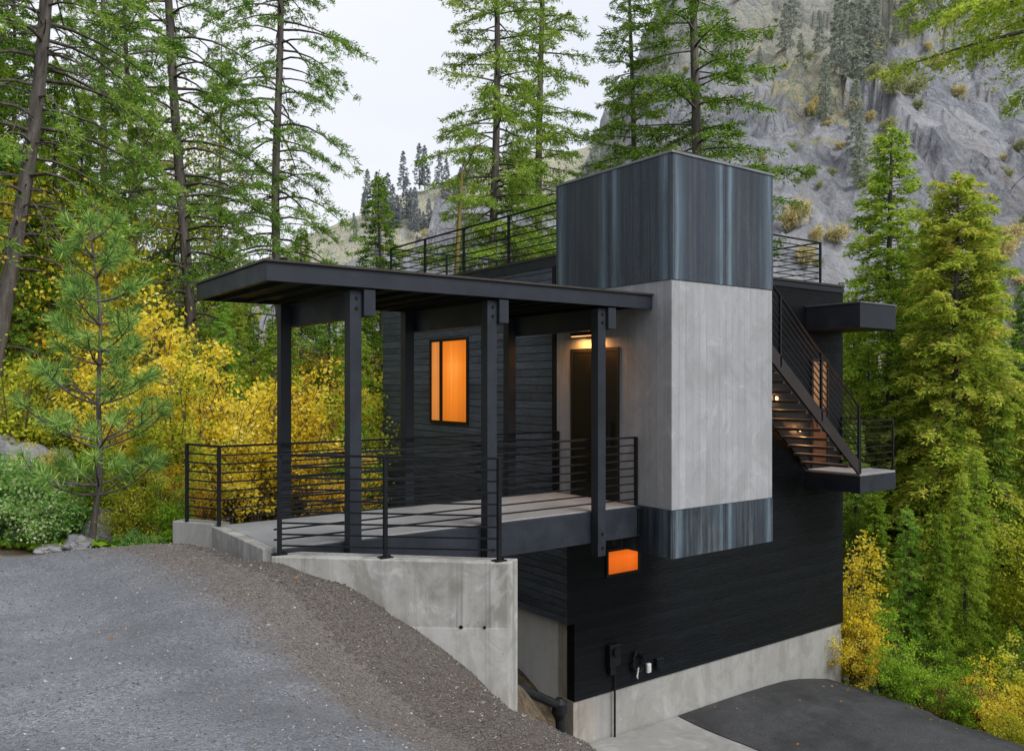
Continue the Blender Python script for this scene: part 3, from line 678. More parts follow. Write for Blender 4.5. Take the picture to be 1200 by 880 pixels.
# ---- lamp over the entry door: a slim bar washing the wall
L = empty('wall_lamp', (-0.012, 1.74, 2.62), 'slim black bar lamp glowing amber above the entry door', 'wall lamp')
a = MB(); a.box(-0.03, 0.02, -0.09, 0.09, -0.05, 0.05); a.build('back_plate', M['metal'], L)
for yy in (-0.06, 0.06):
    MB().bar((-0.03, yy, 0.0), (-0.13, yy, 0.02), 0.02, 0.02).build('arm', M['metal'], L)
a = MB(); a.box(-0.19, -0.11, -0.30, 0.30, 0.0, 0.05); a.build('housing', M['metal'], L, 0.004)
a = MB(); a.box(-0.18, -0.12, -0.29, 0.29, -0.016, -0.001); a.build('diffuser', M['lampbar'], L)
l = bpy.data.lights.new('lamp_light', 'AREA'); l.shape = 'RECTANGLE'; l.size = 0.06; l.size_y = 0.56; l.energy = 17; l.color = (1.0, 0.42, 0.11)
lo = bpy.data.objects.new('lamp_light', l); col.objects.link(lo); lo.parent = L; lo.location = (-0.15, 0, -0.035)

# ================================================================ COVERED BRIDGE
br = empty('covered_bridge', (0, 0, 0), 'black timber footbridge under a flat roof leading to the entry door', 'footbridge')
NV, FV = 0.68, 2.62
d = MB(); d.box(-5.62, -0.016, NV+0.004, FV, -0.10, 0.0); d.build('deck', M['conc_deck'], br)
d = MB(); d.box(-5.60, -0.016, NV-0.07, NV, -0.45, -0.006); d.build('beam', M['beam'], br, 0.006)
d = MB(); d.box(-5.60, -0.016, FV+0.004, FV+0.09, -0.45, -0.006); d.build('beam', M['beam'], br, 0.006)
for i in range(9):
    x = -5.4+i*0.65; MB().box(x, x+0.08, NV+0.002, FV+0.002, -0.36, -0.104).build('joist', M['soffit'], br)
bp = MB().box(-0.1, -0.015, NV-0.085, NV-0.0715, -0.42, -0.03).build('bracket_plate', M['metal'], br)
for i in range(5): MB().tube([(-0.055, NV-0.086, -0.38+i*0.08), (-0.055, NV-0.1, -0.38+i*0.08)], 0.014, 8).build('bolt', M['metal'], bp)
PX = (-0.95, -2.86, -4.78)
for x in PX:
    for y, rng in ((0.53, (-0.62, 2.92)), (2.70, (-0.62, 2.92))):
        p = MB(); p.box(x-0.075, x+0.075, y-0.075, y+0.075, *rng); po = p.build('post', M['beam'], br, 0.006)
        sy = y-0.0755
        if y < 1:
            for zz in (-0.5, -0.3, 2.72, 2.84): MB().tube([(x+0.01, sy, zz), (x+0.01, sy-0.018, zz)], 0.018, 8).build('bolt', M['metal'], po)
    c = MB(); c.box(x+0.078, x+0.225, 0.40, 2.98, 2.63, 2.935); c.build('cross_beam', M['beam'], br, 0.005)
# roof slab
EV0, EV1, EU0, RB, RTP = 0.378, 3.02, -5.86, 2.95, 3.155
c = MB(); c.box(EU0+0.05, -0.016, EV0+0.05, EV1-0.05, RB+0.05, RTP-0.02); c.build('soffit', M['soffit'], br)
c = MB(); c.box(EU0, -0.016, EV0, EV0+0.045, RB, RTP); c.box(EU0, -0.016, EV1-0.045, EV1, RB, RTP); c.box(EU0, EU0+0.045, EV0+0.046, EV1-0.046, RB, RTP)
c.build('fascia', M['beam'], br, 0.004)
c = MB(); c.box(EU0-0.03, -0.014, EV0-0.03, EV1+0.03, RTP+0.002, RTP+0.028); c.build('roof_edge', M['cap'], br)
for i in range(14):
    x = -5.6+i*0.4; MB().box(x, x+0.045, EV0+0.06, EV1-0.06, RB-0.002, RB+0.048).build('rafter', M['soffit'], br)

# ================================================================ CONCRETE WALLS OF THE LANDING
A = (-5.75, 0.54); B = UV(-0.046, 8.95); Bp = UV(0.066, 9.20)
dirw = Vector((B[0]-A[0], B[1]-A[1], 0)).normalized(); nrm = Vector((-dirw.y, dirw.x, 0))   # toward the bridge side
T = 0.24
rw = empty('retaining_wall', (A[0], A[1], 0), 'weathered grey concrete flared retaining wall beside the gravel bank', 'retaining wall')
def RWL(p): return (p[0]-A[0], p[1]-A[1])
wall_pts = [RWL(A), RWL(B), RWL(Bp), RWL((A[0]+nrm.x*T+0.1, A[1]+nrm.y*T))]
w = MB(); w.prism(wall_pts, -3.2, [-0.045, -0.095, -0.095, -0.045]); w.build('wall', M['conc_wall'], rw, 0.012)
wn = MB()                                                   # lighter lower lift, stepped out a hair, with the pour joint above it
a0 = Vector((A[0], A[1], 0)) + dirw*1.30; b0 = Vector((B[0], B[1], 0)) + dirw*0.0
o2 = -nrm*0.012
wn.prism([RWL(a0+o2), RWL(b0+o2), RWL(b0), RWL(a0)], -3.1, -0.80); wn.build('lower_lift', M['conc_low'], rw)
for k in range(3):
    c0 = Vector((B[0], B[1], 0)) - dirw*(0.25+0.13*k+0.12*(k % 2)) - nrm*0.0155
    MB().tube([c0-Vector((A[0], A[1], 0))+Vector((0, 0, -0.785)), c0-Vector((A[0], A[1], 0))+Vector((0, 0, -0.785))-nrm*0.004], 0.018, 8).build('tie_hole', M['soffit'], rw)
ab = empty('abutment', (A[0], A[1], 0), 'pale concrete abutment curb where the gravel meets the bridge deck', 'abutment')
w = MB(); w.prism([RWL((-5.75, 0.80)), RWL((-5.53, 0.82)), RWL((-5.53, 2.64)), RWL((-5.77, 2.62))], -1.5, -0.006); w.build('curb', M['conc_wall'], ab, 0.01)
w = MB(); w.prism([RWL((-5.775, 2.625)), RWL((-5.53, 2.645)), RWL((-5.92, 3.30)), RWL((-6.13, 3.17))], -1.6, 0.03); w.build('wing', M['conc_found'], ab, 0.012)

# ================================================================ RAILINGS
def railing(name_label, pts, top, bot, n, posts, group='black bar railings', plates=False, post_r=0.021, zs=None):
    """a run of flat bars along pts (list of (x,y,z)); posts = list of (x,y,z0,z1)"""
    r = empty('railing', pts[0], name_label, 'railing', group)
    o = Vector(pts[0])
    for k in range(n):
        h = bot + (top-bot)*k/(n-1)
        b = MB(); wd, ht = (0.045, 0.016) if k == n-1 else (0.016, 0.020)
        for a, c in zip(pts[:-1], pts[1:]):
            b.bar(Vector(a)-o+Vector((0, 0, h)), Vector(c)-o+Vector((0, 0, h)), wd if k == n-1 else 0.018, 0.026 if k == n-1 else 0.018)
        b.build('rail', M['metal'], r)
    for (x, y, z0, z1) in posts:
        p = MB(); p.box(x-o.x-post_r, x-o.x+post_r, y-o.y-post_r, y-o.y+post_r, z0-o.z, z1-o.z-0.014)
        po = p.build('post', M['metal'], r)
        if plates:
            q = MB(); q.box(x-o.x-0.075, x-o.x+0.075, y-o.y-0.055, y-o.y+0.055, z0-o.z-0.004, z0-o.z+0.012)
            for sx in (-1, 1): q.tube([(x-o.x+sx*0.052, y-o.y, z0-o.z+0.012), (x-o.x+sx*0.052, y-o.y, z0-o.z+0.028)], 0.012, 6)
            q.build('base_plate', M['metal'], po)
    return r
# near side of the deck
railing('black railing along the near edge of the bridge deck, ending at the tower', [(-5.66, 0.70, 0), (-0.035, 0.70, 0)], 1.03, 0.10, 9,
        [(-0.035, 0.70, 0.0, 1.05)])
railing('black railing along the far edge of the bridge deck with a short turned end', [(-0.03, 2.57, 0), (-5.70, 2.57, 0), (-5.99, 2.99, 0.02)], 1.03, 0.10, 9,
        [(-0.03, 2.57, 0.0, 1.05), (-5.70, 2.57, 0.0, 1.05), (-5.99, 2.99, 0.03, 1.06)])
def wingp(t, off=0.10): 
    q = Vector((A[0], A[1], 0)) + dirw*t + nrm*off; return q
Lw = (Vector((B[0]-A[0], B[1]-A[1], 0))).length
q0, q1, q2 = wingp(0.06), wingp(1.24), wingp(Lw-0.10)
zt = lambda t: -0.045 - 0.05*t/Lw
railing('black railing standing on top of the flared concrete wall', [(q0.x, q0.y, zt(0)), (q2.x, q2.y, zt(Lw)+0.02)], 1.10, 0.10, 9,
        [(q0.x, q0.y, zt(0.06), 1.07), (q1.x, q1.y, zt(1.24), 1.05), (q2.x, q2.y, zt(Lw-0.1), 1.04)], plates=True)
# roof deck
zr = ROOF+0.05
railing('black roof railing above the left wall, sloping up behind the tower', [(0.16, 2.70, zr), (0.16, 8.92, zr)], 0.92, 0.12, 7,
        [(0.16, y, zr, zr+0.93) for y in (2.70, 4.25, 5.80, 7.35, 8.92)], 'roof deck railings')
railing('black roof railing along the far edge of the flat roof', [(0.20, 8.95, zr), (7.5, 8.95, zr)], 0.92, 0.12, 7,
        [(x, 8.95, zr, zr+0.93) for x in (1.7, 3.2, 4.7, 6.1)], 'roof deck railings')
railing('black roof railing right of the tower, above the stair', [(2.45, 2.52, zr), (7.5, 2.52, zr), (7.5, 8.9, zr)], 0.92, 0.12, 7,
        [(x, 2.52, zr, zr+0.93) for x in (2.45, 4.1, 5.75, 7.5)] + [(7.5, y, zr, zr+0.93) for y in (4.6, 6.8, 8.9)], 'roof deck railings')

# ================================================================ STAIR AND LANDING
SV0, SV1 = 1.13, 2.30
LU0, LU1 = 6.76, 8.13
st = empty('outside_stair', (LU0, SV0, 0), 'dark steel stair climbing from the landing to the roof behind the tower', 'stair')
def S(x, y, z): return (x-LU0, y-SV0, z)
SL = 0.80
def stz(u): return 0.27 + SL*(LU0-u)
UT = 2.40
for (ya, yb, m) in ((SV0, SV0+0.045, M['stringer']), (SV1, SV1+0.045, M['soffit'])):
    b = MB(); bmv = []
    pr = [(LU0-0.03, 0.005), (UT, stz(UT)-0.33), (UT, stz(UT)), (LU0-0.03, stz(LU0-0.03))]
    lo = [b.bm.verts.new(S(x, ya, z)) for x, z in pr]; hi = [b.bm.verts.new(S(x, yb, z)) for x, z in pr]
    b.bm.faces.new(lo); b.bm.faces.new(hi[::-1])
    for i in range(4): b.bm.faces.new((lo[i], lo[(i+1) % 4], hi[(i+1) % 4], hi[i]))
    b.build('stringer', m, st)
nt = 19
for i in range(nt):
    z = 0.19*(i+1); u = LU0 - (z-0.02)/SL
    if u < UT+0.1: break
    b = MB(); b.box(u-0.13-LU0, u+0.13-LU0, 0.048, SV1-SV0-0.003, z-0.05, z); b.build('tread', M['tread'], st)
ld = empty('landing', (LU0, 1.12, 0), 'black boxed balcony landing with a pale concrete top at the foot of the stair', 'landing')
b = MB(); b.box(0, LU1-LU0, 0, V0-1.12-0.002, -0.40, -0.045); b.build('box_frame', M['beam'], ld, 0.006)
b = MB(); b.box(0.01, LU1-LU0-0.01, 0.01, V0-1.12-0.004, -0.042, 0.0); b.build('deck', M['conc_deck'], ld)
# stair railing follows the slope
sr = empty('railing', (LU0, SV0, 0), 'black sloping handrail with bars following the outside stair', 'railing', 'stair railings')
for k in range(8):
    h = 0.17 + k*0.135
    b = MB(); b.bar((0.0, 0.022, stz(LU0)+h), (UT-LU0, 0.022, stz(UT)+h), 0.04 if k == 7 else 0.016, 0.02); b.build('rail', M['metal'], sr)
for u in (LU0, 5.45, 4.15, 2.85):
    b = MB(); b.box(u-LU0-0.022, u-LU0+0.022, 0.0, 0.044, stz(u)-0.2 if u < LU0 else 0.0, stz(u)+1.12); b.build('post', M['metal'], sr)
railing('black bar railing around the small stair landing', [(LU0+0.06, 1.16, 0), (LU1-0.05, 1.16, 0), (LU1-0.05, V0-0.03, 0)], 1.08, 0.12, 8,
        [(LU1-0.05, 1.16, 0, 1.09), (LU1-0.05, V0-0.03, 0, 1.09), (LU0+0.06, 1.16, 0, 1.09)], 'stair railings')
aw = empty('door_canopy', (LU0, 1.12, 3.0), 'flat black boxed canopy over the stair landing door', 'canopy')
b = MB(); b.box(0, LU1-LU0, 0, V0-1.12-0.002, 0.0, 0.50); b.build('canopy_box', M['beam'], aw, 0.006)
b = MB(); b.box(-0.02, LU1-LU0+0.02, -0.02, V0-1.12-0.004, 0.503, 0.53); b.build('flashing', M['capl'], aw)
def step_light(u, z, label):
    L = empty('step_light', (u, V0, z), label, 'wall light', 'step lights by the stair')
    a = MB(); a.box(-0.05, 0.05, -0.03, -0.001, -0.05, 0.05); a.build('housing', M['metal'], L)
    a = MB(); a.tube([(0, -0.031, 0), (0, -0.05, 0)], [0.042, 0.03], 12); a.build('lens', M['bulb'], L)
    l = bpy.data.lights.new('step_glow', 'POINT'); l.energy = 14; l.color = (1.0, 0.46, 0.16); l.shadow_soft_size = 0.04
    lo = bpy.data.objects.new('step_glow', l); col.objects.link(lo); lo.parent = L; lo.location = (0, -0.10, 0)
step_light(5.70, 1.54, 'tiny warm wall light behind the stair, upper of the two')
step_light(6.52, 0.86, 'tiny warm wall light behind the stair, lower of the two, near the landing')

# ================================================================ SERVICES ON THE LOWER WALL
mb = empty('electric_meter', (1.03, V0, -2.95), 'black electric meter box on the lower dark wall with a thin conduit below', 'meter box')
b = MB(); b.box(-0.13, 0.13, -0.12, -0.001, -0.14, 0.24); b.build('case', M['plastic'], mb, 0.012)
b = MB(); b.tube([(0.0, -0.121, 0.12), (0.0, -0.17, 0.12)], 0.075, 20); b.build('dial', M['plastic'], mb)
b = MB(); b.box(-0.1, -0.002, -0.10, -0.002, -0.28, -0.142); b.build('junction_box', M['plastic'], mb)
b = MB(); b.tube([(0.05, -0.045, -0.142), (0.05, -0.045, -1.42)], 0.02, 10); b.build('conduit', M['plastic'], mb)
hz = empty('garden_hose', (1.62, V0, -3.12), 'coiled dark garden hose hanging on the lower dark wall', 'hose')
b = MB(); pts = []
for i in range(150):
    a = i*2*math.pi/30; rr = 0.145+0.004*(i//30)
    pts.append((rr*0.8*math.cos(a)+0.012*math.sin(i*.7), -0.03-0.018*(i//30)+0.006*math.sin(i*1.3), 1.15*rr*math.sin(a)-0.02*(i//30 % 2)))
b.tube(pts, 0.012, 8); b.build('coil', M['plastic'], hz)
b = MB(); b.box(-0.03, 0.03, -0.12, -0.001, 0.13, 0.16); b.box(-0.03, 0.03, -0.13, -0.12, 0.13, 0.2); b.build('hook', M['metal'], hz)
b = MB(); b.tube([(-0.03, -0.12, -0.10), (-0.06, -0.11, -0.26), (-0.03, -0.10, -0.30)], [0.013, 0.018, 0.012], 8); b.build('nozzle', M['white'], hz)
ox = empty('outlet_cover', (1.93, V0, -3.32), 'small white outlet cover low on the dark wall by the hose', 'outlet cover')
b = MB(); b.box(-0.05, 0.05, -0.06, -0.001, -0.085, 0.085); b.build('cover', M['white'], ox, 0.015)
b = MB(); b.box(-0.03, 0.03, -0.068, -0.061, -0.05, 0.05); b.build('flap', M['white'], ox)
sb = empty('socket_box', (2.19, V0, -3.27), 'black square socket box low on the dark wall beside the white cover', 'socket box')
b = MB(); b.box(-0.09, 0.09, -0.09, -0.001, -0.09, 0.09); b.build('case', M['plastic'], sb, 0.01)
b = MB(); b.box(-0.075, 0.075, -0.1, -0.091, -0.07, 0.07); b.build('lid', M['metal'], sb)
dp = empty('drain_pipe', (0, 0, 0), 'black plastic drain pipe with an elbow at the concrete corner of the cabin', 'drain pipe')
e0 = W(0.42, 13.05, -3.12); e1 = W(0.78, 13.55, -3.42); e2 = W(0.83, 13.50, -4.3)
b = MB(); b.tube([W(-0.5, 12.6, -2.62), W(0.1, 12.95, -2.9), e1], 0.075, 14); b.build('upper_pipe', M['plastic'], dp, smooth=False)
b = MB(); b.tube([e1+Vector((0, 0, 0.13)), e1+Vector((0, 0, 0.06)), e1+Vector((0, 0, -0.1)), e1+Vector((0.01, 0, -0.2))], [0.06, 0.13, 0.135, 0.09], 18); b.build('elbow', M['plastic'], dp)
b = MB(); b.tube([e1+Vector((0.01, 0, -0.19)), e2], 0.085, 14); b.build('downpipe', M['plastic'], dp)

# ================================================================ HILLS
def fbm(x, y, z, o=6, h=0.9): return mnoise.fractal(Vector((x, y, z)), h, 2.1, o, noise_basis='PERLIN_ORIGINAL')
def hill_base(X, D):
    H = np.interp(X, [-90, -40, 0, 9, 17, 29, 40, 60, 110, 200], [-4, 6, 19, 27, 38, 62, 88, 130, 190, 240])
    z = -8 + 0.95*(D-64 - 0.12*np.clip(X-20, -60, 60)*0)
    k = 5.0
    return -k*np.log(np.exp(-z/k) + np.exp(-(H+0.12*(D-100))/k))
def facets(X, D, size, amp, tilt, seed, warp=0.35):
    """broken slabs: every cell is its own tilted plane, so the edges between cells read as ledges and joints"""
    rng = np.random.default_rng(seed); xs = np.arange(-70, 185, size); ds = np.arange(40, 250, size*0.8)
    SX, SD = np.meshgrid(xs, ds, indexing='ij'); n = SX.size
    SX = SX.ravel() + rng.uniform(-.5, .5, n)*size; SD = SD.ravel() + rng.uniform(-.5, .5, n)*size*0.8
    off = rng.uniform(-1, 1, n)*amp; gx_ = rng.normal(0, tilt, n); gd_ = rng.normal(0, tilt, n)
    x = X.ravel(); d = D.ravel()
    w1 = np.array([fbm(a*1.3/size, b*1.3/size, seed*1.0, 4) for a, b in zip(x, d)]); w2 = np.array([fbm(a*1.3/size+31, b*1.3/size, seed*1.0, 4) for a, b in zip(x, d)])
    xw = x + w1*size*warp + (d-90)*0.35; dw = d + w2*size*warp
    sxk = SX; out = np.empty(len(x))
    for k in range(0, len(x), 4000):
        d2 = (xw[k:k+4000, None]-sxk[None])**2 + ((dw[k:k+4000, None]-SD[None])*1.25)**2
        m = d2.argmin(1); out[k:k+4000] = off[m] + gx_[m]*(xw[k:k+4000]-SX[m]) + gd_[m]*(dw[k:k+4000]-SD[m])
    return out.reshape(X.shape)
def hill_noise(X, D):
    return 5.0*fbm(X*0.03, D*0.026, 3.1) + 1.4*fbm(X*0.11+5, D*0.08, 1.7)
hx = axis([(-60, 0, 3), (0, 88, 0.55), (88, 170, 3)]); hd = axis([(52, 145, 0.50), (145, 175, 1.5), (175, 240, 6)])
HX, HD = np.meshgrid(hx, hd, indexing='ij')
HN = np.array([hill_noise(a, b) + 0.8*fbm(a*0.4, b*0.25, 2.2, 4) for a, b in zip(HX.ravel(), HD.ravel())]).reshape(HX.shape)
HN = HN + facets(HX, HD, 17.0, 2.6, 0.20, 5) + facets(HX, HD, 6.0, 0.85, 0.16, 6) + facets(HX, HD, 2.4, 0.28, 0.12, 7)
HZ = hill_base(HX, HD) + HN*smooth01(50, 80, HD)
def hill_z(X, D):
    i = int(np.argmin(abs(hx-X))); j = int(np.argmin(abs(hd-D))); return float(HZ[i, j])
hzone = np.zeros(HX.shape+(3,))
ratio = HX/HD
bare = np.exp(-((ratio-0.49)/0.10)**2 - ((HZ-34)/17)**2)
hzone[..., 0] = np.clip(0.20 + 0.42*np.exp(-((ratio-0.37)/0.075)**2)*smooth01(26, 40, HZ) + 0.45*smooth01(38, 60, HZ) + 0.5*(1-smooth01(2, 14, HZ)) + 0.22*np.exp(-((ratio-0.40)/0.03)**2) - 0.55*bare, 0, 1)
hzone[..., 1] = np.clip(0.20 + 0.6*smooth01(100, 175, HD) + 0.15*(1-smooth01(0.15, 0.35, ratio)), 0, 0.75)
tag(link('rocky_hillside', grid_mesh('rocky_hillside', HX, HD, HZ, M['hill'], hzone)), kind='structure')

fx = axis([(-420, 260, 7)]); fd = axis([(240, 520, 9)])
FX, FD = np.meshgrid(fx, fd, indexing='ij')
def far_base(X, D):
    H = np.interp(X, [-420, -200, -110, -58, -19, 40, 120, 260], [10, 22, 48, 70, 90, 112, 140, 150])
    z = -10 + 1.1*(D-245); k = 8.0
    return -k*np.log(np.exp(-z/k)+np.exp(-(H+0.02*(D-330))/k))
FZ = far_base(FX, FD) + np.array([9*fbm(a*0.02, b*0.02, 4.4) for a, b in zip(FX.ravel(), FD.ravel())]).reshape(FX.shape)
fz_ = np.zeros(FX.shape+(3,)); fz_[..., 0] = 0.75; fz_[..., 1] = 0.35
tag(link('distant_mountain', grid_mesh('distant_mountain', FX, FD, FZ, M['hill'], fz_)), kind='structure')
def far_z(X, D):
    i = int(np.argmin(abs(fx-X))); j = int(np.argmin(abs(fd-D))); return float(FZ[i, j])

# ================================================================ PLANT BUILDERS
def unit(v): return v/np.maximum(np.linalg.norm(v, axis=-1, keepdims=True), 1e-9)
def blades(P, Dr, L, Wd, rng, name, mat, shape=0.45):
    """one leaf or needle spray per row: a small kite along Dr"""
    n = len(P); rv = unit(rng.normal(size=(n, 3))); side = unit(np.cross(Dr, rv))
    L = np.broadcast_to(np.asarray(L, float), (n,))[:, None]; Wd = np.broadcast_to(np.asarray(Wd, float), (n,))[:, None]
    m = P + Dr*L*shape
    V = np.empty((n, 4, 3)); V[:, 0] = P; V[:, 1] = m + side*Wd/2; V[:, 2] = P + Dr*L; V[:, 3] = m - side*Wd/2
    F = np.arange(n*4).reshape(n, 4)
    return np_mesh(name, V.reshape(-1, 3), F, mat)
class Wood:
    def __init__(self): self.V = []; self.F = []; self.n = 0
    def tube(self, pts, rad, k=5):
        pts = np.asarray(pts, float); m = len(pts); rad = np.broadcast_to(np.asarray(rad, float), (m,))
        d = np.gradient(pts, axis=0); d = unit(d)
        ref = np.where(np.abs(d[:, 2:3]) > 0.9, np.array([[1.0, 0, 0]]), np.array([[0, 0, 1.0]]))
        s = unit(np.cross(d, ref)); t = np.cross(s, d)
        a = np.arange(k)*2*np.pi/k
        ring = pts[:, None, :] + rad[:, None, None]*(s[:, None, :]*np.cos(a)[None, :, None] + t[:, None, :]*np.sin(a)[None, :, None])
        i = np.arange(m-1)[:, None]*k; j = np.arange(k)[None, :]; j2 = (j+1) % k
        F = np.stack([i+j, i+j2, i+k+j2, i+k+j], -1).reshape(-1, 4) + self.n
        self.V.append(ring.reshape(-1, 3)); self.F.append(F); self.n += m*k
    def mesh(self, name, mat): return np_mesh(name, np.concatenate(self.V), np.concatenate(self.F), mat, smooth=True)

def trunk_curve(H, rng, wob, n=18):
    t = np.linspace(0, 1, n); ph = rng.uniform(0, 6.28, 4)
    x = wob*(np.sin(t*5+ph[0])-np.sin(ph[0])) + wob*0.4*(np.sin(t*13+ph[1])-np.sin(ph[1]))
    y = wob*(np.sin(t*4+ph[2])-np.sin(ph[2])) + wob*0.4*(np.sin(t*12+ph[3])-np.sin(ph[3]))
    return t, np.stack([x, y, t*H], -1)
def conifer(name, seed, H, Rr, cb, nb, r0, mat, bark='bark', rise=0.15, droop=0.35, tw=7.0, bpm=16, bl=0.15, bw=0.045, dead=0, dead_len=1.6, dead_lo=0.12,
            gap=0.1, prof=0.8, twd=0.42, wob=0.10, drop_spray=0.2, tipup=0.0, clump=0.0):
    rng = np.random.default_rng(seed)
    wd_ = Wood(); tt, C = trunk_curve(H, rng, wob)
    rad = r0*(1-tt)**0.75*0.97 + 0.012; rad[0] *= 1.25
    wd_.tube(C, rad, 10)
    at = lambda h: np.array([np.interp(h, tt, C[:, i]) for i in range(3)])
    Ps = []; Ds = []
    for b in range(nb):
        f = (b+rng.uniform(0, 1))/nb
        h = cb + (0.985-cb)*f**0.92
        if rng.random() < gap: continue
        s = (1-h)/(1-cb)
        L = Rr*(s**prof)*rng.uniform(0.6, 1.12)*(0.75 if s > 0.93 else 1) + 0.12
        az = b*2.39996 + rng.normal(0, 0.35)
        a = np.array([math.cos(az), math.sin(az), 0.0]); pr = np.array([-a[1], a[0], 0.0])
        rs = rise*rng.uniform(0.4, 1.6) + 0.55*max(0, 0.35-s); dr = droop*rng.uniform(0.6, 1.4)*min(1, 0.35+s)
        u = np.linspace(0, 1, 6)
        side = rng.normal(0, 0.10)
        base = at(h)
        cur = lambda q: base + L*(q[:, None]*a + (q**2)[:, None]*side*pr) + (L*(rs*q - dr*q**2 + tipup*q**4))[:, None]*np.array([0, 0, 1.0])
        br_r = np.interp(u, [0, 1], [min(0.05, 0.010+0.014*L), 0.005])
        wd_.tube(cur(u), br_r, 3)
        ntw = int(L*tw) + 4
        q = rng.uniform(0.14, 1.0, ntw)**0.8
        if clump > 0:                                        # tufts gathered on the outer part with bare wood between
            q = 0.35 + 0.65*np.round(q*4 + rng.normal(0, .12, ntw))/4.0; q = np.clip(q, 0.2, 1)
        p0 = cur(q)
        sg = np.where(rng.random(ntw) < 0.5, -1.0, 1.0); ang = rng.uniform(0.45, 1.15, ntw)*sg
        td = np.cos(ang)[:, None]*a + np.sin(ang)[:, None]*pr
        td[:, 2] += rng.normal(-drop_spray, 0.16, ntw); td = unit(td)
        tl = np.clip((0.25+0.75*(1-q))*L*twd*rng.uniform(0.6, 1.25, ntw), 0.16, 1.1)
        nbl = (tl*bpm).astype(int) + 4
        idx = np.repeat(np.arange(ntw), nbl); m = len(idx)
        sp = rng.uniform(0, 1, m)
        P = p0[idx] + td[idx]*(tl[idx]*sp)[:, None] + np.array([0, 0, -1.0])*(tl[idx]*sp**2*0.22)[:, None] + rng.normal(0, 0.025, (m, 3))
        Dv = unit(td[idx]*0.8 + unit(rng.normal(size=(m, 3)))*0.75 + np.array([0, 0, -0.08]))
        Ps.append(P); Ds.append(Dv)
    for k in range(dead):
        h = rng.uniform(dead_lo, cb+0.22); L = dead_len*rng.uniform(0.4, 1.2); az = rng.uniform(0, 6.28)
        a = np.array([math.cos(az), math.sin(az), 0.0]); pr = np.array([-a[1], a[0], 0]); u = np.linspace(0, 1, 9)
        up = rng.uniform(0.1, 0.5); dn = rng.uniform(0.4, 1.15); sd_ = rng.normal(0, 0.2)
        pts = at(h) + L*(u[:, None]*a + (u**2)[:, None]*sd_*pr) + (L*(up*u - dn*u**2.2))[:, None]*np.array([0, 0, 1.0])
        wd_.tube(pts, np.interp(u, [0, 1], [0.022, 0.004]), 3)
        for j in range(rng.integers(2, 6)):
            i0 = rng.integers(3, 8); d2 = unit(a*rng.uniform(0.2, 0.8) + pr*rng.normal(0, 0.8) + np.array([0, 0, rng.uniform(-1.0, 0.1)]))
            l2 = L*rng.uniform(0.12, 0.35); v = np.linspace(0, 1, 4)
            wd_.tube(pts[i0] + v[:, None]*d2*l2 + np.array([0, 0, -1.0])*(v**2*l2*0.3)[:, None], np.interp(v, [0, 1], [0.008, 0.003]), 3)
    # leader tuft
    n = 40; P = at(1.0)[None] - np.array([0, 0, 1.0])*rng.uniform(0, 0.5, (n, 1)); Ps.append(P); Ds.append(unit(rng.normal(size=(n, 3))+np.array([0, 0, 0.6])))
    P = np.concatenate(Ps); Dv = np.concatenate(Ds)
    crown = blades(P, Dv, bl*rng.uniform(0.6, 1.3, len(P)), bw*rng.uniform(0.7, 1.3, len(P)), rng, name+'_crown', M[mat])
    return wd_.mesh(name+'_trunk', M[bark]), crown

def shrub(name, seed, H, Rr, nst, nleaf, mat, leaf=0.075, lw=0.055, base=0.15, bark='twig', stem_r=0.016, clumps=90, up=0.1, sigma=0.14, trunk=None):
    """arching stems carrying clumps of leaves"""
    rng = np.random.default_rng(seed); wd_ = Wood(); tips = []
    u = np.linspace(0, 1, 7)
    if trunk:
        tt, C = trunk_curve(trunk, rng, 0.06, 8); wd_.tube(C, np.interp(tt, [0, 1], [stem_r*3.2, stem_r*1.6]), 8)
    for k in range(nst):
        az = rng.uniform(0, 6.28); a = np.array([math.cos(az), math.sin(az), 0.0])
        hh = H*rng.uniform(0.6, 1.0); out = Rr*rng.uniform(0.15, 1.0); z0 = (trunk or 0)*rng.uniform(0.55, 1.0)
        st0 = a*0.06*rng.random() + np.array([0, 0, z0])
        hh = max(0.3, hh - z0)
        pts = st0 + (u**1.6)[:, None]*a*out + (u*(1.25-0.25*u))[:, None]*np.array([0, 0, hh]) + rng.normal(0, 0.03*H/2, (7, 3))*u[:, None]
        wd_.tube(pts, np.interp(u, [0, 1], [stem_r, stem_r*0.25]), 4)
        for j in range(4):
            i0 = rng.integers(2, 6); d2 = unit(rng.normal(size=3) + a*0.4 + np.array([0, 0, 0.35])); l2 = H*rng.uniform(0.10, 0.25); v = np.linspace(0, 1, 4)
            bp = pts[i0] + v[:, None]*d2*l2
            wd_.tube(bp, np.interp(v, [0, 1], [stem_r*0.5, stem_r*0.2]), 3); tips.append(bp[1:])
        tips.append(pts[3:])
    T_ = np.concatenate(tips); T_ = T_[T_[:, 2] > base*H]
    cidx = rng.integers(0, len(T_), clumps); Cc = T_[cidx] + rng.normal(0, 0.06*H/2, (clumps, 3))
    w_ = rng.uniform(0.3, 1.0, clumps); idx = rng.choice(clumps, nleaf, p=w_/w_.sum())
    P = Cc[idx] + rng.normal(0, 1, (nleaf, 3))*np.array([sigma*1.15, sigma*1.15, sigma*0.8])*(H/2.5)**0.5
    P[:, 2] = np.maximum(P[:, 2], 0.03)
    Dv = unit(rng.normal(size=(nleaf, 3)) + np.array([0, 0, up-0.2]))
    crown = blades(P, Dv, leaf*rng.uniform(0.6, 1.3, nleaf), lw*rng.uniform(0.7, 1.3, nleaf), rng, name+'_leaves', M[mat], 0.5)
    return wd_.mesh(name+'_stems', M[bark]), crown

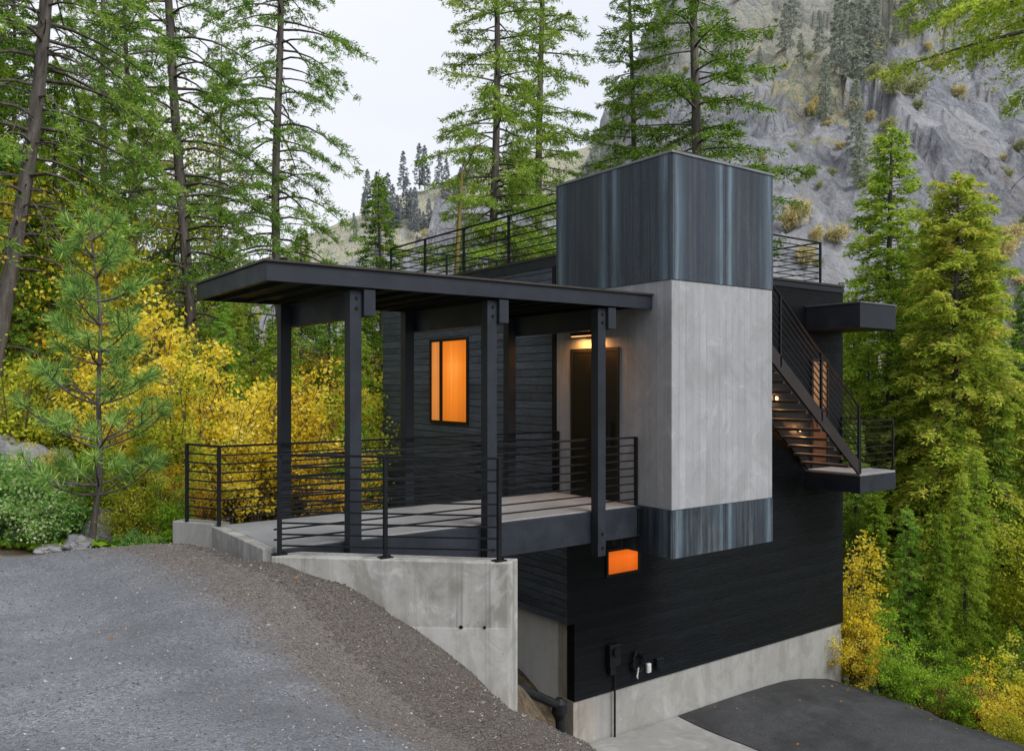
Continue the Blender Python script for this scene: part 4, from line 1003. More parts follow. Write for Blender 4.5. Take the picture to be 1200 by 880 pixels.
PROTO = {}
def proto(key, meshes, kind, parts=('trunk', 'crown')): PROTO[key] = (meshes, kind, parts)
def plant(key, X, D, label, group=None, scale=1.0, rot=None, lean=(0, 0), mat=None, bark=None, z=None, sz=None, sink=0.05, cat=None, zfun=gz):
    (tm, cm), kind, parts = PROTO[key]
    zz = zfun(X, D) if z is None else z
    o = empty(kind, W(X, D, zz-sink), label, cat or ('shrub' if 'shrub' in kind else 'tree'), group)
    # lean: (to the right, away) in radians, in site terms
    rz = random.uniform(0, 6.28) if rot is None else rot
    ax = Vector((RT[0]*lean[0]+FW[0]*lean[1], RT[1]*lean[0]+FW[1]*lean[1], 0))
    from mathutils import Quaternion, Euler
    q = Quaternion((0, 0, 1), rz)
    if ax.length > 1e-6:
        q = Quaternion(Vector((0, 0, 1)).cross(ax).normalized(), ax.length) @ q
    o.rotation_mode = 'QUATERNION'; o.rotation_quaternion = q
    o.scale = (scale, scale, scale*(sz or 1.0))
    for nm, me, mm in ((parts[0], tm, bark), (parts[1], cm, mat)):
        c = link(nm, me, o)
        if mm:
            c.material_slots[0].link = 'OBJECT'; c.material_slots[0].material = M[mm]
    return o
def PXX(px, D): return (px-600)/971*D

# ---- conifers
for i, sd_ in enumerate((11, 12, 13)):
    proto('fir%d' % i, conifer('fir%d' % i, sd_, 26, 3.4-0.2*i, 0.24+0.03*i, 180, 0.20, 'fir', rise=0.12, droop=0.30, tw=11, bpm=38, bl=0.135, bw=0.031, dead=26, dead_len=1.6, gap=0.10, prof=0.62, twd=0.40, wob=0.10, tipup=0.10), 'fir_tree')
for i, sd_ in enumerate((21, 22)):
    proto('old%d' % i, conifer('old%d' % i, sd_, 25, 3.0, 0.18, 190, 0.155, 'fir_dark', rise=0.18, droop=0.55, tw=10, bpm=38, bl=0.125, bw=0.027, dead=45, dead_len=2.1, gap=0.15, prof=0.45, twd=0.42, wob=0.18, clump=1.0), 'pine_tree')
for i, sd_ in enumerate((31, 32, 33)):
    proto('young%d' % i, conifer('young%d' % i, sd_, 12, 2.2, 0.05, 190, 0.12, 'fir_olive', rise=0.12, droop=0.42, tw=12, bpm=26, bl=0.15, bw=0.047, dead=10, dead_len=1.0, gap=0.08, prof=0.80, twd=0.42, wob=0.05), 'fir_tree')
for i, sd_ in enumerate((35, 36)):
    proto('slim%d' % i, conifer('slim%d' % i, sd_, 18, 2.0, 0.06, 340, 0.15, 'fir_olive', rise=0.10, droop=0.45, tw=14, bpm=28, bl=0.14, bw=0.044, dead=22, dead_len=1.2, gap=0.10, prof=0.62, twd=0.48, wob=0.07), 'fir_tree')
for i, sd_ in enumerate((41, 42)):
    proto('cedar%d' % i, conifer('cedar%d' % i, sd_, 16, 1.85, 0.02, 470, 0.15, 'cedar', bark='bark_grey', rise=0.38, droop=0.85, tw=14, bpm=27, bl=0.14, bw=0.045, gap=0.03, prof=0.42, twd=0.46, wob=0.03, drop_spray=0.55), 'cedar_tree')
for i, sd_ in enumerate((51, 52, 53)):
    proto('mid%d' % i, conifer('mid%d' % i, sd_, 16, 2.4, 0.08, 140, 0.16, 'fir_mid', rise=0.08, droop=0.35, tw=9, bpm=11, bl=0.28, bw=0.11, dead=8, gap=0.1, prof=0.75, twd=0.45, wob=0.05), 'fir_tree')
for i, sd_ in enumerate((61, 62)):
    proto('far%d' % i, conifer('far%d' % i, sd_, 12, 1.9, 0.10, 60, 0.14, 'fir_far', bark='bark_haze', rise=0.05, droop=0.30, tw=4, bpm=5, bl=0.5, bw=0.2, gap=0.06, prof=0.8, twd=0.45, wob=0.05), 'fir_tree')
proto('bough', conifer('bough', 47, 19, 2.9, 0.71, 92, 0.2, 'fir_olive', rise=0.08, droop=0.24, tw=15, bpm=46, bl=0.095, bw=0.028, dead=10, dead_len=1.2, dead_lo=0.5, gap=0.15, prof=0.5, twd=0.42, wob=0.06), 'fir_tree')
# ---- leafy plants
for i, sd_ in enumerate((71, 72, 73)):
    proto('thicket%d' % i, shrub('thicket%d' % i, sd_, 3.2, 1.25, 18, 5200, 'yellow', leaf=0.075, lw=0.058, clumps=150, sigma=0.085, stem_r=0.018), 'leafy_shrub', ('stems', 'leaves'))
for i, sd_ in enumerate((76, 77)):
    proto('low%d' % i, shrub('low%d' % i, sd_, 1.1, 0.75, 14, 3600, 'snow', leaf=0.060, lw=0.045, clumps=70, base=0.05, stem_r=0.008, sigma=0.12), 'leafy_shrub', ('stems', 'leaves'))
for i, sd_ in enumerate((81, 82)):
    proto('maple%d' % i, shrub('maple%d' % i, sd_, 8.0, 2.2, 16, 13000, 'yellow', leaf=0.105, lw=0.085, clumps=120, base=0.25, bark='bark_grey', stem_r=0.035, sigma=0.20, trunk=3.0), 'maple_tree')
proto('birch0', shrub('birch0', 85, 9.0, 1.2, 12, 3600, 'lime', leaf=0.09, lw=0.07, clumps=60, base=0.45, bark='bark_pale', stem_r=0.024, sigma=0.2, trunk=7.0), 'birch_tree')
proto('farbush', shrub('farbush', 88, 3.0, 2.4, 12, 800, 'yellow_far', leaf=0.28, lw=0.22, clumps=22, base=0.1, bark='bark_haze', sigma=0.28), 'leafy_shrub', ('stems', 'leaves'))

# ---- young pine on the edge of the pad (long needle tufts)
def sapling():
    rng = np.random.default_rng(5); H = 4.6; wd_ = Wood(); tt, C = trunk_curve(H, rng, 0.05, 14)
    wd_.tube(C, np.interp(tt, [0, 1], [0.047, 0.010]), 8); Ps = []; Ds = []
    at = lambda h: np.array([np.interp(h, tt, C[:, i]) for i in range(3)])
    def tuft(c, d, n, ln):
        back = rng.uniform(0, 0.15, n); P = c[None] - d*back[:, None]
        Ps.append(P); Ds.append(unit(d*0.75 + unit(rng.normal(size=(n, 3)))*0.95))
    for wv, h in enumerate((0.17, 0.20, 0.31, 0.33, 0.44, 0.47, 0.56, 0.60, 0.68, 0.75, 0.82, 0.88, 0.93)):
        nb = 4 if h < 0.8 else 3; L0 = 1.05*(1-h)**0.6 + 0.12
        if h < 0.25: L0 *= 0.85
        for k in range(nb):
            az = k*6.28/nb + wv*1.1 + rng.normal(0, 0.3); L = L0*rng.uniform(0.6, 1.15)
            a = np.array([math.cos(az), math.sin(az), 0]); u = np.linspace(0, 1, 7); rs = rng.uniform(0.15, 0.7) + (h > 0.75)*0.6; pr = np.array([-a[1], a[0], 0])
            pts = at(h) + L*u[:, None]*a + (L*(rs*u*0.5 + 0.30*u**3))[:, None]*np.array([0, 0, 1.0]) + (u**2*rng.normal(0, .12)*L)[:, None]*pr
            wd_.tube(pts, np.interp(u, [0, 1], [0.018, 0.006]), 5)
            d = unit(pts[-1]-pts[-2]); tuft(pts[-1], d, rng.integers(50, 100), .17)
            for j in range(3 if L > 0.5 else 1):
                i0 = rng.integers(3, 6); d2 = unit(d*0.6 + pr*rng.choice([-1, 1])*rng.uniform(0.5, 1.0) + np.array([0, 0, rng.uniform(0, .5)])); l2 = L*rng.uniform(0.2, 0.4)
                v = np.linspace(0, 1, 4); wd_.tube(pts[i0]+v[:, None]*d2*l2, np.interp(v, [0, 1], [0.009, 0.005]), 4); tuft(pts[i0]+d2*l2, d2, rng.integers(30, 75), .16)
    tuft(at(1.0), np.array([0, 0, 1.0]), 160, .18)
    P = np.concatenate(Ps); Dv = np.concatenate(Ds)
    return wd_.mesh('sapling_trunk', M['bark']), blades(P, Dv, rng.uniform(0.13, 0.24, len(P)), rng.uniform(0.009, 0.015, len(P)), rng, 'sapling_needles', M['pine'], 0.4)
proto('sapling', sapling(), 'pine_sapling')

# ================================================================ NAMED TREES
D_ = 16.0; plant('old0', PXX(-22, D_), D_, 'thick leaning pine trunk at the far left edge, nearest big tree', rot=0.6, lean=(0.098, 0.0), scale=1.0)
D_ = 20.0; plant('old1', PXX(240, D_), D_, 'tall dark pine trunk leaning left, just left of the bridge roof', rot=2.0, lean=(-0.090, 0.0), scale=0.90)
D_ = 24.0; plant('old0', PXX(335, D_), D_, 'tall straight pine with bare drooping branches, behind the bridge roof', rot=3.3, scale=0.95)
D_ = 23.0; plant('birch0', PXX(228, D_), D_, 'slim pale birch trunk beside the dark leaning pine', rot=1.0, lean=(-0.05, 0), scale=1.15, cat='tree')
D_ = 28.0; plant('fir2', PXX(168, D_), D_, 'narrow dark fir with thin trunk between the two leaning pines', rot=4.0, lean=(-0.045, 0), scale=0.72, mat='fir_dark')
D_ = 17.0; plant('slim1', PXX(66, D_), D_, 'slender young fir with yellow leaves showing behind it, right of the leftmost trunk', rot=1.4, scale=0.44, sz=1.15)
D_ = 24.0; plant('fir0', PXX(577, D_), D_, 'tall fir with bare side toward the sky, left of the tower', rot=2.4, scale=0.86)
D_ = 27.0; plant('fir1', PXX(630, D_), D_, 'tall fir standing second from left behind the roof railing', rot=0.5, scale=0.92)
D_ = 28.0; plant('fir2', PXX(735, D_), D_, 'tall fir rising behind the left half of the steel tower', rot=5.1, scale=0.88)
D_ = 26.0; plant('fir1', PXX(818, D_), D_, 'broad tall fir rising behind the right half of the steel tower', rot=3.4, scale=1.28, sz=0.82, mat='fir')
D_ = 34.0; plant('young0', PXX(446, D_), D_, 'small pointed fir against the white sky, left of the roof railing', rot=0.2, scale=1.02, mat='fir')
D_ = 28.0; plant('slim0', PXX(1044, D_), D_, 'tall pointed olive fir right of the stair canopy', rot=1.0, scale=1.38, sz=0.72)
D_ = 25.0; plant('cedar0', PXX(1122, D_), D_, 'broad rounded cedar with rusty sprays, right of the pointed fir', rot=2.2, scale=1.32, sz=0.735)
D_ = 14.5; plant('bough', PXX(1262, D_), D_, 'fir outside the right edge with boughs reaching in at the top corner', rot=2.75, scale=1.0, mat='fir_olive')
D_ = 30.0; plant('slim1', PXX(1205, D_), D_, 'dark fir at the right edge below the cliff', rot=0.4, scale=0.74, mat='fir_dark')
D_ = 20.5; plant('young1', PXX(1062, D_), D_, 'small bright green fir on the slope below the stair landing', rot=0.9, scale=0.42, mat='bright')
plant('sapling', PXX(106, 11.35), 11.35, 'young pine with long blue green needle tufts at the edge of the gravel', rot=0.5)
D_ = 18.2; plant('maple0', PXX(62, D_), D_, 'tall yellow maple beside the leftmost trunk', rot=0.5, scale=0.88, cat='tree')
D_ = 22.0; plant('maple1', PXX(-5, D_), D_, 'tall yellow maple behind the leftmost trunk, cut by the left edge', rot=1.5, scale=0.95, cat='tree')
D_ = 21.0; plant('maple0', PXX(150, D_), D_, 'lime yellow maple between the leaning pines', rot=3.5, scale=0.85, mat='lime', cat='tree')
D_ = 24.5; plant('maple1', PXX(185, D_), D_, 'green yellow maple just left of the dark leaning pine', rot=4.5, scale=0.78, mat='green', cat='tree')
D_ = 27.0; plant('maple1', PXX(382, D_), D_, 'orange maple seen between the bridge posts', rot=2.5, scale=0.62, mat='orange', cat='tree')

# dead snag with a bent top
def snag():
    rng = np.random.default_rng(9); wd_ = Wood(); u = np.linspace(0, 1, 16); H = 10.6
    x = 0.5*u**1.3 + 1.0*np.clip(u-0.86, 0, 1)**1.2*7.5; zz = H*u - 5.0*np.clip(u-0.93, 0, 1)**1.3*3
    C = np.stack([x*RT[0], x*RT[1], zz], -1)
    wd_.tube(C, np.interp(u, [0, .8, 1], [0.11, 0.05, 0.008]), 8)
    br_ = Wood()
    for k in range(54):
        h = rng.uniform(0.3, 0.95); az = rng.uniform(0, 6.28); a = np.array([math.cos(az), math.sin(az), 0]); L = rng.uniform(0.35, 1.05)*(1.25-0.6*h)
        p0 = np.array([np.interp(h, u, C[:, i]) for i in range(3)]); v = np.linspace(0, 1, 5)
        br_.tube(p0 + L*v[:, None]*a + (L*(0.15*v - rng.uniform(0.1, 0.5)*v**2))[:, None]*np.array([0, 0, 1.0]), np.interp(v, [0, 1], [0.014, 0.003]), 3)
    return wd_.mesh('snag_trunk', M['bark_lichen']), br_.mesh('snag_branches', M['bark'])
proto('snag', snag(), 'dead_tree', ('trunk', 'branches'))
plant('snag', PXX(523, 22.0), 22.0, 'dead lichen yellow snag with a bent top behind the roof railing', rot=0.0, z=-1.7)

# ================================================================ FILL TREES
def fill(keys, spots, label, group, mat=None, smin=0.9, smax=1.1, cat=None, zfun=gz):
    for (px, D, s) in spots:
        k = random.choice(keys)
        plant(k, PXX(px, D), D, label, group, scale=s*random.uniform(smin, smax), mat=(random.choice(mat) if mat else None), lean=(random.gauss(0, .015), 0), zfun=zfun, cat=cat)
fill(['slim0', 'slim1', 'young2'], [(-60, 22, .9), (22, 26, .85), (98, 24, .6), (128, 31, .8), (205, 30, .62), (262, 29, .56), (300, 27, .46), (150, 22, .44), (285, 33, .55), (15, 21, .5)],
     'slender green fir standing in the dense left forest', 'firs in the left forest', ['fir_olive', 'fir_olive', 'fir'])
fill(['fir0', 'fir1', 'fir2'], [(-90, 20, .8), (118, 33, .85), (265, 40, .66)],
     'tall thin fir deep in the left forest, crown against the sky', 'tall firs in the left forest', ['fir', 'fir_olive', 'fir_dark'])
fill(['young0', 'young1', 'young2'], [(385, 27, .62), (412, 24, .55), (470, 27, .60), (500, 30, .55), (350, 30, .68), (432, 29, .62), (330, 22, .42), (275, 20, .40)],
     'bushy young fir behind the left end of the cabin', 'young firs behind the cabin', ['fir', 'fir_olive', 'bright'])
fill(['young0', 'young1', 'young2'], [(545, 28, .72), (590, 26, .78), (615, 31, .75), (655, 33, .72), (560, 34, .7), (920, 36, .75), (880, 40, .8)],
     'bushy fir crown showing above the roof behind the cabin', 'firs behind the roof', ['fir', 'fir_olive', 'fir_mid'])
fill(['mid0', 'mid1', 'mid2'], [(940, 48, .85), (985, 44, .75), (1010, 52, .85), (1075, 50, .75), (1150, 42, .7), (1195, 46, .65), (1100, 58, .85), (1230, 38, .75), (900, 56, .8), (965, 60, .7), (1165, 56, .55), (1040, 62, .7)],
     'blue green fir in the valley between the cabin and the cliff', 'firs below the cliff')
fill(['mid0', 'mid1', 'mid2'], [(-40, 50, .7), (30, 55, .75), (90, 48, .6), (140, 52, .7), (190, 50, .6), (240, 56, .6), (290, 52, .5), (340, 58, .5), (380, 50, .42), (420, 55, .48), (460, 60, .5), (510, 58, .5), (560, 60, .55)],
     'blue green fir far back in the left forest', 'firs far back on the left', ['fir_mid', 'fir_olive', 'fir_mid'])
fill(['slim0', 'slim1', 'cedar1'], [(1085, 33, .92), (1005, 30, .74), (1165, 27, .74), (1062, 36, .95), (1100, 28, .70), (1150, 34, .85), (985, 33, .75), (1150, 22, .38), (1215, 24, .55), (1000, 38, .75), (1240, 19, .42), (1080, 26, .62), (1015, 27, .55), (1060, 30, .7), (1145, 30, .68), (1130, 21, .34), (1025, 23, .36), (1095, 20, .27), (1170, 24, .45), (1000, 24, .42), (1110, 29, .7)],
     'olive green conifer on the wooded slope right of the cabin', 'conifers right of the cabin', ['fir_olive', 'fir', 'cedar'])

fill(['young1', 'young2', 'slim0'], [(140, 17.2, .30), (205, 19.5, .36), (25, 16.5, .34), (320, 20, .36), (90, 20, .48), (260, 17.8, .25)],
     'small green fir among the yellow shrubs left of the bridge', 'small firs among the yellow shrubs', ['fir_olive', 'bright', 'fir'])
# ---- hillside and mountain trees
hs = []
for px, D, s in [(985, 112, 1.0), (1000, 116, 1.0), (968, 108, .8), (1010, 120, 1.15), (1018, 118, 1.2), (1026, 121, 1.1), (1004, 100, .75), (938, 122, .7), (920, 126, .6), (978, 124, .7), (1050, 128, .6), (1066, 130, 1.0),
                 (1008, 92, .6), (890, 118, .5), (870, 124, .45), (1085, 132, .7), (960, 132, .6), (840, 132, .5), (1095, 140, .8), (1120, 138, .9), (1150, 142, .9), (990, 138, .9), (930, 140, .8)]:
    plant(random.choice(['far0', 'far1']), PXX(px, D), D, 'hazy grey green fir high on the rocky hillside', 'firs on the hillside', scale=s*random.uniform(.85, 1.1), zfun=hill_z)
for i in range(22):
    px = 690 + i*8.5 + random.uniform(-3, 3); D = 100 + (px-690)*0.36 + random.uniform(-3, 10)
    plant(random.choice(['far0', 'far1']), PXX(px, D), D, 'hazy fir on the ridge line behind the tower', 'firs on the ridge', scale=random.uniform(.35, .75), zfun=hill_z)
for px, D, s, m in [(1020, 106, .9, 'yellow_far'), (1035, 110, 1.1, 'yellow_far'), (1040, 104, .8, 'green_far'), (985, 104, .8, 'yellow_far'), (950, 112, .9, 'yellow_far'), (1060, 112, 1.2, 'green_far'), (1048, 106, 1.1, 'green_far'), (1070, 108, 1.0, 'green_far'), (1015, 98, .9, 'green_far'), (1005, 95, .8, 'green_far'),
                    (1088, 128, 1.1, 'yellow_far'), (1100, 126, 1.0, 'yellow_far'), (930, 118, .9, 'yellow_far'), (1025, 128, 1.3, 'yellow_far'), (1080, 120, 1., 'green_far'), (945, 100, .7, 'green_far'),
                    (1165, 88, 1.0, 'yellow_far'), (1185, 86, 1.2, 'yellow_far'), (1192, 90, 1.0, 'yellow_far'), (1178, 84, 1.0, 'yellow_far'), (1160, 82, 1.0, 'green_far'), (1200, 82, 1.2, 'yellow_far'), (1190, 79, 1.1, 'green_far'), (1172, 79, 1.0, 'green_far'), (1150, 92, .9, 'green_far'), (1205, 92, 1.0, 'green_far')]:
    for k in range(2 if D > 92 else 1):
        plant('farbush', PXX(px+random.uniform(-12, 12)*(k > 0), D), D+random.uniform(-4, 4)*(k > 0), ('hazy yellow bush on the rocky hillside' if m == 'yellow_far' else 'hazy green bush on the rocky hillside'), ('yellow bushes on the hillside' if m == 'yellow_far' else 'green bushes on the hillside'), scale=s*random.uniform(.4, 1.0), sz=random.uniform(.7, 1.5), mat=m, zfun=hill_z)
hr = random.Random(21)
for i in range(70):
    px = hr.uniform(700, 1215); D = hr.uniform(78, 142)
    zz = hill_z(PXX(px, D), D); bare_ = math.exp(-((px-600)/971-0.49)**2/0.008 - ((zz-34)/17)**2)
    if hr.random() < bare_*1.3: continue
    m = hr.choice(['green_far', 'green_far', 'yellow_far', 'green_far'])
    plant('farbush', PXX(px, D), D, ('hazy yellow bush on the rocky hillside' if m == 'yellow_far' else 'hazy green bush on the rocky hillside'), ('yellow bushes on the hillside' if m == 'yellow_far' else 'green bushes on the hillside'), scale=hr.uniform(.25, .75), mat=m, zfun=hill_z)
for i in range(26):
    px = 425 + i*5.2 + random.uniform(-2, 2); D = 318 + random.uniform(-14, 14)
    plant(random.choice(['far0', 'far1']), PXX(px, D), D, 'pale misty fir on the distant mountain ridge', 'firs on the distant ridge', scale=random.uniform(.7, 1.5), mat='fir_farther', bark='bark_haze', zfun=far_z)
for px, D in [(480, 285), (492, 290), (505, 288), (500, 300), (470, 296), (515, 282)]:
    plant('farbush', PXX(px, D), D, 'hazy yellow bush on the distant mountain', 'yellow bushes on the distant mountain', scale=2.0, mat='yellow_far', zfun=far_z)
for px, D, s in [(924, 84, .75), (938, 83, .9), (950, 85, .7), (932, 86, .8), (957, 82, .6), (945, 80, .7)]:
    plant('farbush', PXX(px, D), D, 'hazy yellow tree on the slope behind the right corner of the tower', 'yellow trees behind the tower', scale=s*.8, sz=1.6, mat='yellow_far', zfun=hill_z, cat='tree')
fr = random.Random(33)
for i in range(60):
    px = fr.uniform(395, 560); D = fr.uniform(266, 316)
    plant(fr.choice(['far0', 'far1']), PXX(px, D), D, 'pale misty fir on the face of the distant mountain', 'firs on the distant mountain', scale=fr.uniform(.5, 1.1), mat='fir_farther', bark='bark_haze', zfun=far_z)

# ================================================================ THICKETS
def thick(spots, label, group, mats, keys=('thicket0', 'thicket1', 'thicket2')):
    for (px, D, s) in spots:
        plant(random.choice(keys), PXX(px, D), D, label, group, scale=s*random.uniform(.9, 1.12), mat=random.choice(mats))
thick([(25, 14.5, .95), (75, 15.2, .95), (150, 14.2, .95), (185, 15, 1.05), (212, 13.8, 1.0), (240, 15.5, 1.2), (195, 16.2, 1.25), (-20, 15.5, 1.1), (110, 16.5, 1.15), (10, 17.5, 1.2), (165, 17.5, 1.2), (225, 18, 1.05), (55, 18.5, 1.3)],
      'bright yellow leafy shrub in the thicket left of the bridge', 'yellow shrubs left of the bridge', ['yellow', 'orange', 'yellow', 'lime'])
thick([(268, 15.5, 1.0), (300, 16.5, 1.05), (285, 18.5, 1.1), (325, 17.5, 1.0), (440, 19.5, 1.05), (425, 22, 1.1), (130, 13.2, .6), (255, 20, 1.1), (455, 23, 1.05), (410, 18, .95)],
      'lime yellow leafy shrub behind the bridge railing', 'lime shrubs behind the bridge', ['lime', 'lime', 'green', 'yellow'])
thick([(350, 17.5, 1.05), (380, 18.5, 1.05), (395, 16.5, .85), (365, 21, 1.2), (340, 20, 1.1)],
      'orange yellow leafy shrub seen between the bridge posts', 'orange shrubs between the posts', ['orange', 'yellow', 'lime'])
thick([(155, 12.2, .45), (185, 12.0, .42), (205, 11.8, .36), (60, 12.6, .5), (225, 12.6, .5), (120, 12.4, .42), (140, 11.7, .28)],
      'low autumn coloured shrub along the rear edge of the gravel', 'low shrubs behind the gravel', ['orange', 'lime', 'yellow', 'green'])
for px, D, s in [(8, 11.7, 1.15), (38, 11.6, .95), (62, 11.5, .72), (-25, 11.7, 1.2), (20, 12.6, 1.2), (85, 11.9, .55), (150, 11.45, .32), (178, 11.4, .28)]:
    plant(random.choice(['low0', 'low1']), PXX(px, D), D, 'pale green snowberry shrub at the left edge of the gravel', 'pale green shrubs by the gravel', scale=s)
# right-hand slope
thick([(1000, 19.5, 1.0), (1008, 22, 1.15), (1190, 16.5, .65), (1200, 18.5, .8), (1165, 18, .6), (1005, 18.8, .6), (1195, 15.6, .5)],
      'yellow leafy shrub on the slope right of the cabin', 'yellow shrubs right of the cabin', ['yellow', 'lime', 'yellow'])
thick([(1035, 19, .75), (1080, 18.3, .65), (1120, 20, .62), (1150, 21, .7), (1185, 22, .9), (1030, 24, .8), (1100, 23, .7), (1140, 25, .8), (1200, 26, 1.0), (1010, 26, .9), (1065, 26, .8), (1215, 20, .9), (1120, 17.3, .5), (1050, 17.6, .5)],
      'green leafy shrub on the slope right of the cabin', 'green shrubs right of the cabin', ['green'])
thick([(1105, 17.4, .30), (1145, 18.2, .40)],
      'russet leafy shrub at the edge of the lower drive', 'russet shrubs by the lower drive', ['rust'])
thick([(1205, 28, 1.1), (1170, 31, 1.0), (1090, 34, 1.0), (1030, 33, 1.0), (1000, 33, 1.0), (1190, 36, 1.2), (1130, 37, 1.1)],
      'loose green yellow bush deep in the wooded valley on the right', 'bushes deep in the valley', ['green', 'lime', 'green'])
D_ = 21.5; plant('maple1', PXX(1222, D_), D_, 'airy lime green maple at the right edge', rot=1.2, scale=0.78, mat='lime', cat='tree')
thick([(470, 27, 1.3), (330, 27, 1.3), (280, 26, 1.3), (230, 26, 1.4), (120, 25, 1.5), (40, 26, 1.5), (180, 28, 1.5), (400, 32, 1.5), (-10, 24, 1.5), (300, 34, 1.6), (360, 36, 1.6), (90, 32, 1.7)],
      'yellow green bush deep in the left forest', 'bushes deep in the left forest', ['lime', 'green', 'yellow', 'lime'])

# ================================================================ BOULDERS
def boulder(X, D, s, label, seed, sc=(1, 1, 0.8), dz=0.0, group=None):
    b = bmesh.new(); bmesh.ops.create_icosphere(b, subdivisions=5, radius=1.0)
    for v in b.verts:
        p = v.co.copy(); q = p*1.1 + Vector((seed*7.1, seed*3.3, seed))
        n = 0.34*mnoise.fractal(q, 0.9, 2.1, 6, noise_basis='PERLIN_ORIGINAL')
        pl = 0.0
        for k in range(7):
            rr = random.Random(seed*13+k); d = Vector((rr.gauss(0, 1), rr.gauss(0, 1), rr.gauss(0.3, .8))).normalized()
            t = p.dot(d)-0.72
            if t > 0: pl += t*0.85
        v.co = Vector((p.x*sc[0], p.y*sc[1], p.z*sc[2]))*(1+n-pl)
    me = bpy.data.meshes.new('boulder'); b.to_mesh(me); b.free(); me.materials.append(M['boulder'])
    me.polygons.foreach_set('use_smooth', [True]*len(me.polygons))
    o = link('boulder', me); o.location = W(X, D, gz(X, D)+dz); o.scale = (s, s, s); o.rotation_euler = (0, 0, seed)
    return tag(o, label, 'boulder', group)
boulder(PXX(18, 14.0), 14.0, 1.15, 'large mossy grey boulder at the left behind the pale shrubs', 1, (1.1, 0.9, 1.0), 0.35)
boulder(PXX(132, 12.1), 12.1, 0.42, 'grey boulder right of the young pine trunk', 2, dz=0.18)
boulder(PXX(88, 12.5), 12.5, 0.45, 'grey boulder left of the young pine trunk', 3, dz=0.28)
boulder(PXX(92, 11.25), 11.25, 0.19, 'small rounded stone at the foot of the young pine', 4, dz=0.05)
boulder(PXX(186, 11.5), 11.5, 0.16, 'small grey stone in the low shrubs near the abutment', 5, dz=0.04)
boulder(PXX(58, 11.2), 11.2, 0.15, 'small flat stone at the rear edge of the gravel', 6, (1.3, 1, .6), 0.03)
boulder(PXX(325, 24.5), 24.5, 0.9, 'pale grey boulder far back between the pine trunks', 7, dz=0.9)
boulder(PXX(112, 11.8), 11.8, 0.24, 'small pale stone just behind the young pine', 8, dz=0.08)
boulder(PXX(1010, 21.0), 21.0, 0.8, 'grey rock on the shady slope below the landing', 9, dz=0.3)
boulder(PXX(1188, 16.0), 16.0, 0.3, 'pale rock in the yellow shrubs at the lower right', 10, dz=0.15)

# ================================================================ LOOSE GRAVEL, LEAF LITTER (nobody could count them)
def scatter(name, n, xr, dr, size, mat, accept, kind='stone', seed=1, lift=0.0, zfun=None):
    rng = np.random.default_rng(seed); X = rng.uniform(*xr, n*3); D = rng.uniform(*dr, n*3)
    k = accept(X, D, rng); X = X[k][:n]; D = D[k][:n]; n = len(X); z = ground_z(X, D) if zfun is None else zfun(X, D)
    u = (X-2.32)*RT[0]+(D-12.03)*FW[0]; v = (X-2.32)*RT[1]+(D-12.03)*FW[1]
    C = np.stack([CAM[0]+X*RT[0]+D*FW[0], CAM[1]+X*RT[1]+D*FW[1], z+lift], -1)
    if kind == 'stone':
        base = np.array([[1, 0, 0], [0, 1, 0], [-1, 0, 0], [0, -1, 0], [0, 0, .8], [0, 0, -.8]], float)
        s = size*rng.lognormal(0, 0.45, (n, 1, 1)); V = base[None]*s*rng.uniform(.6, 1.3, (n, 6, 1))
        a = rng.uniform(0, 6.28, n); ca, sa = np.cos(a)[:, None], np.sin(a)[:, None]
        V = np.stack([V[..., 0]*ca-V[..., 1]*sa, V[..., 0]*sa+V[..., 1]*ca, V[..., 2]], -1) + C[:, None]
        f = np.array([[0, 1, 4], [1, 2, 4], [2, 3, 4], [3, 0, 4], [1, 0, 5], [2, 1, 5], [3, 2, 5], [0, 3, 5]])
        F = (f[None]+np.arange(n)[:, None, None]*6).reshape(-1, 3)
        me = np_mesh(name, V.reshape(-1, 3), F, mat)
    else:
        Dv = unit(np.stack([rng.normal(size=n), rng.normal(size=n), rng.normal(0, .25, n)], -1))
        me = blades(C+np.array([0, 0, 0.012]), Dv, size*rng.uniform(.6, 1.3, n), size*.75*rng.uniform(.6, 1.2, n), rng, name, mat, .5)
    return tag(link(name, me), kind='stuff')
tst = NT('pebble_stone'); gi = tst.n('ShaderNodeNewGeometry')
tst.principled(tst.ramp(gi.outputs['Random Per Island'], [(0.0, (0.075, 0.076, 0.08)), (0.5, (0.13, 0.13, 0.134)), (0.85, (0.20, 0.19, 0.185)), (0.985, (0.30, 0.295, 0.29)), (1.0, (0.50, 0.49, 0.48))]), 0.9, spec=0.2)
M['pebble'] = tst.m
tst = NT('pebble_brown'); gi = tst.n('ShaderNodeNewGeometry')
tst.principled(tst.ramp(gi.outputs['Random Per Island'], [(0.0, (0.06, 0.052, 0.047)), (0.5, (0.115, 0.102, 0.092)), (0.85, (0.18, 0.16, 0.145)), (0.985, (0.28, 0.25, 0.23)), (1.0, (0.48, 0.46, 0.43))]), 0.9, spec=0.2)
M['pebble_b'] = tst.m
ex = lambda D: np.interp(D, [-25, 4, 5.2, 6.3, 7.3, 8.7, 10.2, 11.4], [3.0, 0.6, -0.35, -1.3, -2.1, -3.6, -5.4, -6.6])
scatter('loose_gravel', 15000, (-8, 1.5), (3.6, 10.9), 0.0056, M['pebble'], lambda X, D, r: (abs(X/D) < 0.68) & (X < ex(D)+r.normal(0, .5, len(X))) & (r.random(len(X)) < (4.5/np.maximum(D, 3))**1.2), seed=2, lift=0.006)
def behind_wall(X, D):
    u = (X-2.32)*RT[0]+(D-12.03)*FW[0]; v = (X-2.32)*RT[1]+(D-12.03)*FW[1]
    return ((u-A[0])*nrm.x + (v-A[1])*nrm.y > -0.02) & (u > A[0]-0.05)
